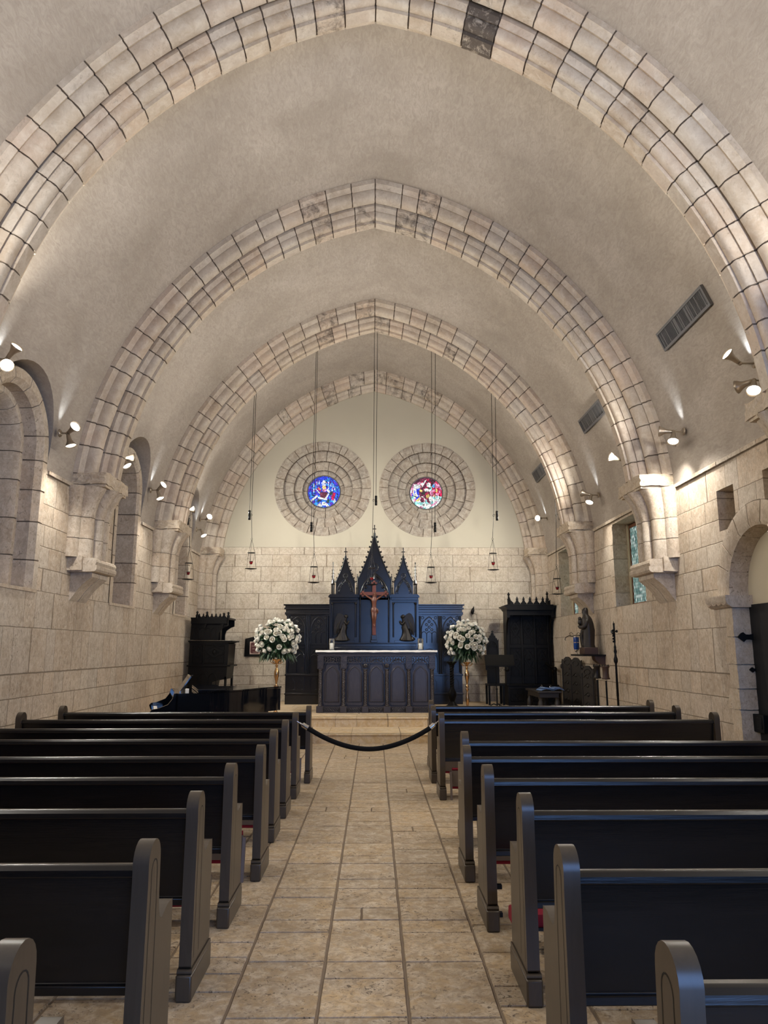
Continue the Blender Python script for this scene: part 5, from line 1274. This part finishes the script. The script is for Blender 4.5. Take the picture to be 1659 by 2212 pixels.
for y0,y1,lb in ((7.84,9.2,'long grey air vent on the right vault, nearest the camera'),(11.81,13.03,'grey air vent on the right vault, middle of the three'),(16.1,17.1,'grey air vent on the right vault, the far smallest one')):
    root=thing('air_vent',lb,'vent',(3.86,(y0+y1)/2,5.655),group='air vents along the right vault')
    L=(y1-y0)/2; zc=5.655; a=asin((zc-VZ)/VR); tv=Vector((-sin(a),0,cos(a))); nv=Vector((-cos(a),0,-sin(a)))
    c0=Vector((-VC+VR*cos(a),0,zc))-Vector((3.86,0,5.655))
    Mx=Matrix(((0,tv.x,nv.x,c0.x),(1,0,0,0),(0,tv.z,nv.z,c0.z),(0,0,0,1)))
    h=.135
    b=MB()
    for (u0,u1,v0,v1) in ((-L,L,-h,-h+.032),(-L,L,h-.032,h),(-L,-L+.032,-h+.032,h-.032),(L-.032,L,-h+.032,h-.032)): b.box(u0,u1,v0,v1,-.01,.028)
    b.xf(Mx); fixn(b.build('frame',M['grille'],root))
    b=MB(); b.box(-L+.03,L-.03,-h+.03,h-.03,-.02,.004); b.xf(Mx); fixn(b.build('backing',M['grille_dark'],root))
    b=MB(); n=int(L*2/.022); r6=random.Random(int(y0*10))
    for i in range(n):
        u=-L+.04+(2*L-.08)*i/(n-1)
        t=.0035 if r6.random()<.75 else .009
        b.box(u-t,u+t,-h+.032,h-.032,.0,.02)
    for u in (-L*.35,L*.3): b.box(u-.006,u+.006,-h+.032,h-.032,.018,.024)
    b.xf(Mx); fixn(b.build('louvre_grille',M['grille'],root))

# ================================================================== HANGING LAMPS
HY=15.7
def hanging(x,zb,zr,xw,zw,xt,label):
    """lamp: bottom plate z zb, chain ring zr, counterweight at (xw,zw), pulley top near xt"""
    R=VR; zt=VZ+sqrt(R*R-(abs(xt)+VC)**2)
    root=thing('hanging_lamp',label,'lamp',(x,HY,zb),group='sanctuary lamps hung in a row before the altar')
    b=MB(); b.lathe([(.0,-.012),(.06,-.008),(.125,.004),(.13,.008),(.0,.006)],0,0,0,18); b.tube([(.02*cos(i*.8),0,-.03+.02*sin(i*.8)) for i in range(8)],.003,4,0,True); b.build('bottom_plate',M['bronze'],root)
    H=zr-zb
    b=MB(); b.lathe([(.075,H*.52),(.082,H*.525),(.082,H*.54),(.075,H*.545)],0,0,0,18); b.build('crown_ring',M['bronze'],root)
    b=MB()
    for q in range(3):
        a=q*2*pi/3+.5; b.tube([(.118*cos(a),.118*sin(a),.005),(.082*cos(a),.082*sin(a),H*.53),(.004*cos(a),.004*sin(a),H*.98)],.0035,5)
        b.tube([(.078*cos(a),.078*sin(a),H*.53),(.036*cos(a),.036*sin(a),H*.22)],.003,4)
    b.build('hanging_rods',M['bronze'],root)
    b=MB(); b.lathe([(.0,H*.15),(.026,H*.16),(.036,H*.21),(.038,H*.245),(.030,H*.245),(.0,H*.20)],0,0,0,14); b.build('ruby_cup',M['ruby'],root)
    b=MB(); b.lathe([(.04,H*.235),(.042,H*.25),(.038,H*.255)],0,0,0,14); b.build('cup_rim',M['bronze'],root)
    b=MB(); b.tube([(.018*cos(i*.8),0,H+.0+.018*sin(i*.8)) for i in range(8)],.004,5,0,True)
    dx=xw-x; zwl=zw-zb
    b.tube([(0,0,H+.018),(dx*.35,0,zwl),(dx*.35+(xt-xw)*.6,0,zt-zb)],.0055,5)
    b.tube([(dx,0,zwl+.10),(dx+(xt-xw),0,zt-zb+.0)],.0055,5)
    b.tube([(dx*.35,0,zwl+.03),(dx,0,zwl)],.004,4)
    b.tube([(dx*.35+.022*cos(i*.8),0,zwl+.022*sin(i*.8)) for i in range(8)],.004,4,0,True)
    ch=b.build('chain',M['iron'],root)
    b=MB(); b.lathe([(.0,-.11),(.028,-.11),(.028,.0),(.018,.0),(.018,.012),(.026,.012),(.026,.10),(.0,.10)],dx,0,zwl,10); b.build('counterweight',M['iron'],root)
for t in ((-2.65,3.29,3.94,-2.72,4.47,-2.70,'hanging red-cup lamp before the left part of the back wall, second from left'),
          (-1.298,2.995,3.64,-1.368,4.21,-1.33,'hanging red-cup lamp left of the altarpiece, below the blue round window'),
          (-.053,2.95,3.62,.035,4.80,.06,'hanging lamp in the middle, dark against the altarpiece'),
          (1.222,2.995,3.63,1.322,4.21,1.38,'hanging red-cup lamp right of the altarpiece, below the red round window'),
          (2.57,3.275,3.95,2.68,4.47,2.72,'hanging red-cup lamp before the right part of the back wall, second from right'),
          (-3.985,3.06,3.72,-4.05,4.36,-4.02,'hanging lamp farthest left, beside the left wall'),
          (3.935,2.755,3.38,4.06,4.48,4.02,'hanging lamp farthest right, above the bishop chair')): hanging(*t)

# ================================================================== PIANO
root=thing('grand_piano','glossy black grand piano with closed lid in front of the left flowers','piano',(-3.20,11.0,0),rz=RAD(17))
def outline(o=0,x0=.30):
    bent=[(.30,0),(.75,.0),(1.0,.06),(1.25,.22),(1.45,.46),(1.62,.70),(1.80,.88),(1.95,.98),(2.04,1.08),(2.06,1.22),(2.02,1.36),(1.92,1.46),(1.78,1.50)]
    return [(x0,-o)]+[(x+o*.7,y-o) for x,y in bent[1:9]]+[(x+o,y+o*.5) for x,y in bent[9:]]+[(x0,1.50+o)]
b=MB(); b.prism(outline(0),.60,.955,'z'); b.build('case',M['piano'],root,bevel=.008)
b=MB(); b.prism(outline(.012,.62),.963,.985,'z'); b.build('lid',M['piano'],root,bevel=.006)
b=MB(); b.box(.62,1.02,.0,1.5,.988,1.010); b.build('lid_front_fold',M['piano'],root,bevel=.005)
b=MB()
for s,y in ((0,.0),(1,1.44)): b.prism([(.34,.955),(.28,.955),(.26,.88),(.20,.80),(.06,.745),(-.02,.735),(-.05,.70),(-.03,.64),(.0,.60),(.34,.60)],y,y+.06,'y')
b.build('cheek',M['piano'],root,bevel=.006)
b=MB(); b.box(-.01,.34,.06,1.44,.60,.665); b.box(.27,.32,.06,1.44,.665,.90); b.build('key_bed',M['piano'],root)
b=MB()
for i in range(52): b.box(.015,.16,.10+i*.025,.10+i*.025+.0235,.665,.69)
b.build('white_keys',M['ivory'],root)
b=MB()
for i in range(51):
    if i%7 not in (2,6): b.box(.07,.16,.118+i*.025,.129+i*.025,.69,.702)
b.build('black_keys',M['piano'],root)
b=MB(); b.prism([(.36,.945),(.375,.945),(.545,1.19),(.53,1.20)],.35,1.15,'y'); b.ell((.54,.35,1.195),.016,8,6); b.build('music_desk',M['piano'],root,bevel=.003)
for x,y in ((.42,.12),(.42,1.38),(1.80,1.22)):
    b=MB(); b.prism([(-.06,.60),(.06,.60),(.045,.45),(.03,.10),(.04,.06),(-.04,.06),(-.03,.10),(-.045,.45)],y-.05,y+.05,'y'); b.xf(Matrix.Translation((x,0,0))); 
    lg=b.build('leg',M['piano'],root)
    b=MB(); b.lathe([(.0,-.02),(.03,-.02),(.03,.02),(.0,.02)],x,y,.03,12,axis='y'); b.build('caster',M['gold'],lg)
b=MB(); b.box(.50,.52,.70,.80,.05,.6); b.box(.50,.52,.68,.82,.08,.12); b.build('pedal_lyre',M['piano'],root)
b=MB(); b.box(.44,.49,.02,.09,.957,1.02); tag(b.build('tag',M['paper'],root),'white paper tag',None)

# ------------------------------------------------------------------ lamps and daylight
def fixture(loc,sd,heads,label,watts=60,size=120):
    """wall bracket with bell-shaped lamp heads; each head is aimed along its own direction"""
    root=thing('spotlight',label,'spotlight',loc,group='spotlights along the vault')
    wx=sd*4.2-loc[0]
    b=MB(); b.lathe([(.0,0),(.055,0),(.055,.012),(.03,.03),(0,.03)],wx*.9,0,0,12,axis='x'); b.tube([(wx,0,0),(0,0,0)],.011,6); b.ell((0,0,0),.026,8,6)
    b.build('mount',M['shade'],root)
    # light leaking up the vault from behind the lamp heads
    L=bpy.data.lights.new('lamp','SPOT'); L.energy=LW*.07; L.spot_size=RAD(46); L.spot_blend=1.0; L.shadow_soft_size=.02; L.color=(.80,.90,1.0)
    lo=bpy.data.objects.new('lamp',L); COL.objects.link(lo); lo.parent=root; lo.location=(wx*.55,0,.05); lo.rotation_euler=(-Vector((0,0,1.))).to_track_quat('Z','Y').to_euler()
    for d in heads:
        d=Vector(d).normalized(); q=d.to_track_quat('Z','Y').to_matrix().to_4x4()
        b=MB(); b.lathe([(.0,.01),(.022,.012),(.028,.05),(.033,.10),(.047,.135),(.066,.165),(.076,.19),(.074,.19),(.06,.162),(.03,.13)],0,0,0,16); b.xf(q)
        sh=b.build('lamp_shade',M['shade'],root)
        b=MB(); b.lathe([(.0,.168),(.066,.172),(.05,.182),(.0,.188)],0,0,0,16); b.xf(q); b.build('lamp_face',M['bulb'],sh)
        L=bpy.data.lights.new('lamp','SPOT'); L.energy=watts; L.spot_size=RAD(size); L.spot_blend=1.0; L.shadow_soft_size=.05; L.color=(1,.948,.86)
        lo=bpy.data.objects.new('lamp',L); COL.objects.link(lo); lo.parent=root; lo.location=d*.215
        lo.rotation_euler=(-d).to_track_quat('Z','Y').to_euler()
LW=200.0
FX=[((-4.03,7.62,4.72),-1,[(.5,-.2,.5),(.3,-.5,-.5)],'spotlight cut by the left edge of the photo'),
 ((-4.08,9.42,4.42),-1,[(.25,.0,-.75),(.75,-.55,.35)],'spotlight left of the first rough capital on the left wall'),
 ((-4.05,11.42,4.62),-1,[(.8,.4,.1),(.5,-.1,-.7)],'spotlight behind the first left capital, in front of the tall niche'),
 ((-4.06,13.42,4.52),-1,[(.3,-.1,-.7),(.7,-.4,.45)],'spotlight beside the second rough capital on the left wall'),
 ((-4.05,15.45,4.5),-1,[(.7,.3,.2)],'small spotlight behind the second left capital'),
 ((-4.04,17.35,4.66),-1,[(.5,-.6,.2)],'upper spotlight of the pair at the far left corner capital'),
 ((-4.08,17.05,4.36),-1,[(.35,-.2,-.6)],'lower spotlight of the pair at the far left corner capital'),
 ((4.03,7.58,4.70),1,[(-.65,-.15,.4)],'upper spotlight of the pair near the right edge'),
 ((4.08,7.42,4.44),1,[(-.25,-.35,-.6),(-.5,.6,-.1)],'lower spotlight of the pair near the right edge'),
 ((4.06,9.50,4.50),1,[(-.25,-.35,-.8),(-.8,.45,.15),(-.12,.28,-.7)],'cluster of three bell spotlights glaring beside the right capital'),
 ((4.05,11.62,4.66),1,[(-.8,-.1,.2)],'small spotlight half hidden behind the nearer right rib'),
 ((4.07,13.38,4.44),1,[(-.3,-.3,-.7),(-.7,.5,.3)],'spotlight above the second capital on the right wall'),
 ((4.05,17.40,4.72),1,[(-.5,-.5,-.1)],'small spotlight at the far right corner capital')]
for loc,sd,hd,lb in FX: fixture(loc,sd,hd,lb,LW)
def fill_lamp(loc,d,w=LW,size=130):
    L=bpy.data.lights.new('lamp','SPOT'); L.energy=w; L.spot_size=RAD(size); L.spot_blend=1.0; L.shadow_soft_size=.06; L.color=(1,.948,.86)
    lo=bpy.data.objects.new('lamp',L); COL.objects.link(lo); lo.location=loc; lo.rotation_euler=(-Vector(d)).to_track_quat('Z','Y').to_euler()
# unseen lamps added without fixtures to fill the bays and brighten the altar
for y in (5.5,3.2,1.0,-1.2):
    for sd in (-1,1): fill_lamp((sd*4.03,y,4.5),(-sd*.8,.1,-.25),LW*(1.0 if y>2 else .45)); fill_lamp((sd*4.03,y,4.6),(-sd*.6,.1,.6))
for y in (11.4,15.4):
    for sd in (-1,1): fill_lamp((sd*4.0,y,4.55),(-sd*.6,.1,.6),LW*.8)
for sd in (-1,1):
    fill_lamp((sd*3.95,15.35,4.75),(-sd*.75,.85,-.45),LW*1.7,110); fill_lamp((sd*3.95,11.5,4.8),(-sd*.62,.9,-.42),LW*4.0,80)  # added to brighten the altar front and the back wall
W=bpy.data.worlds.new('sky'); SC.world=W; W.use_nodes=True
bg=W.node_tree.nodes['Background']; bg.inputs[0].default_value=(.24,.46,1.0,1); bg.inputs[1].default_value=9.0
A=bpy.data.lights.new('doorway_portal','AREA'); A.shape='RECTANGLE'; A.size=X1-X0; A.size_y=ZD+.3
A.cycles.is_portal=True
ao=bpy.data.objects.new('doorway_portal',A); COL.objects.link(ao); ao.location=((X0+X1)/2,YR-.02,ZD/2-.15); ao.rotation_euler=(RAD(90),0,0)
SC.view_settings.view_transform='Standard'; SC.view_settings.look='None'; SC.view_settings.gamma=1.0; SC.view_settings.use_curve_mapping=False
SC.view_settings.exposure=0.0
SC.cycles.use_denoising=True; SC.cycles.max_bounces=8; SC.cycles.diffuse_bounces=5; SC.cycles.glossy_bounces=3; SC.cycles.transparent_max_bounces=8
SC.cycles.caustics_reflective=False; SC.cycles.caustics_refractive=False; SC.cycles.sample_clamp_indirect=6.0
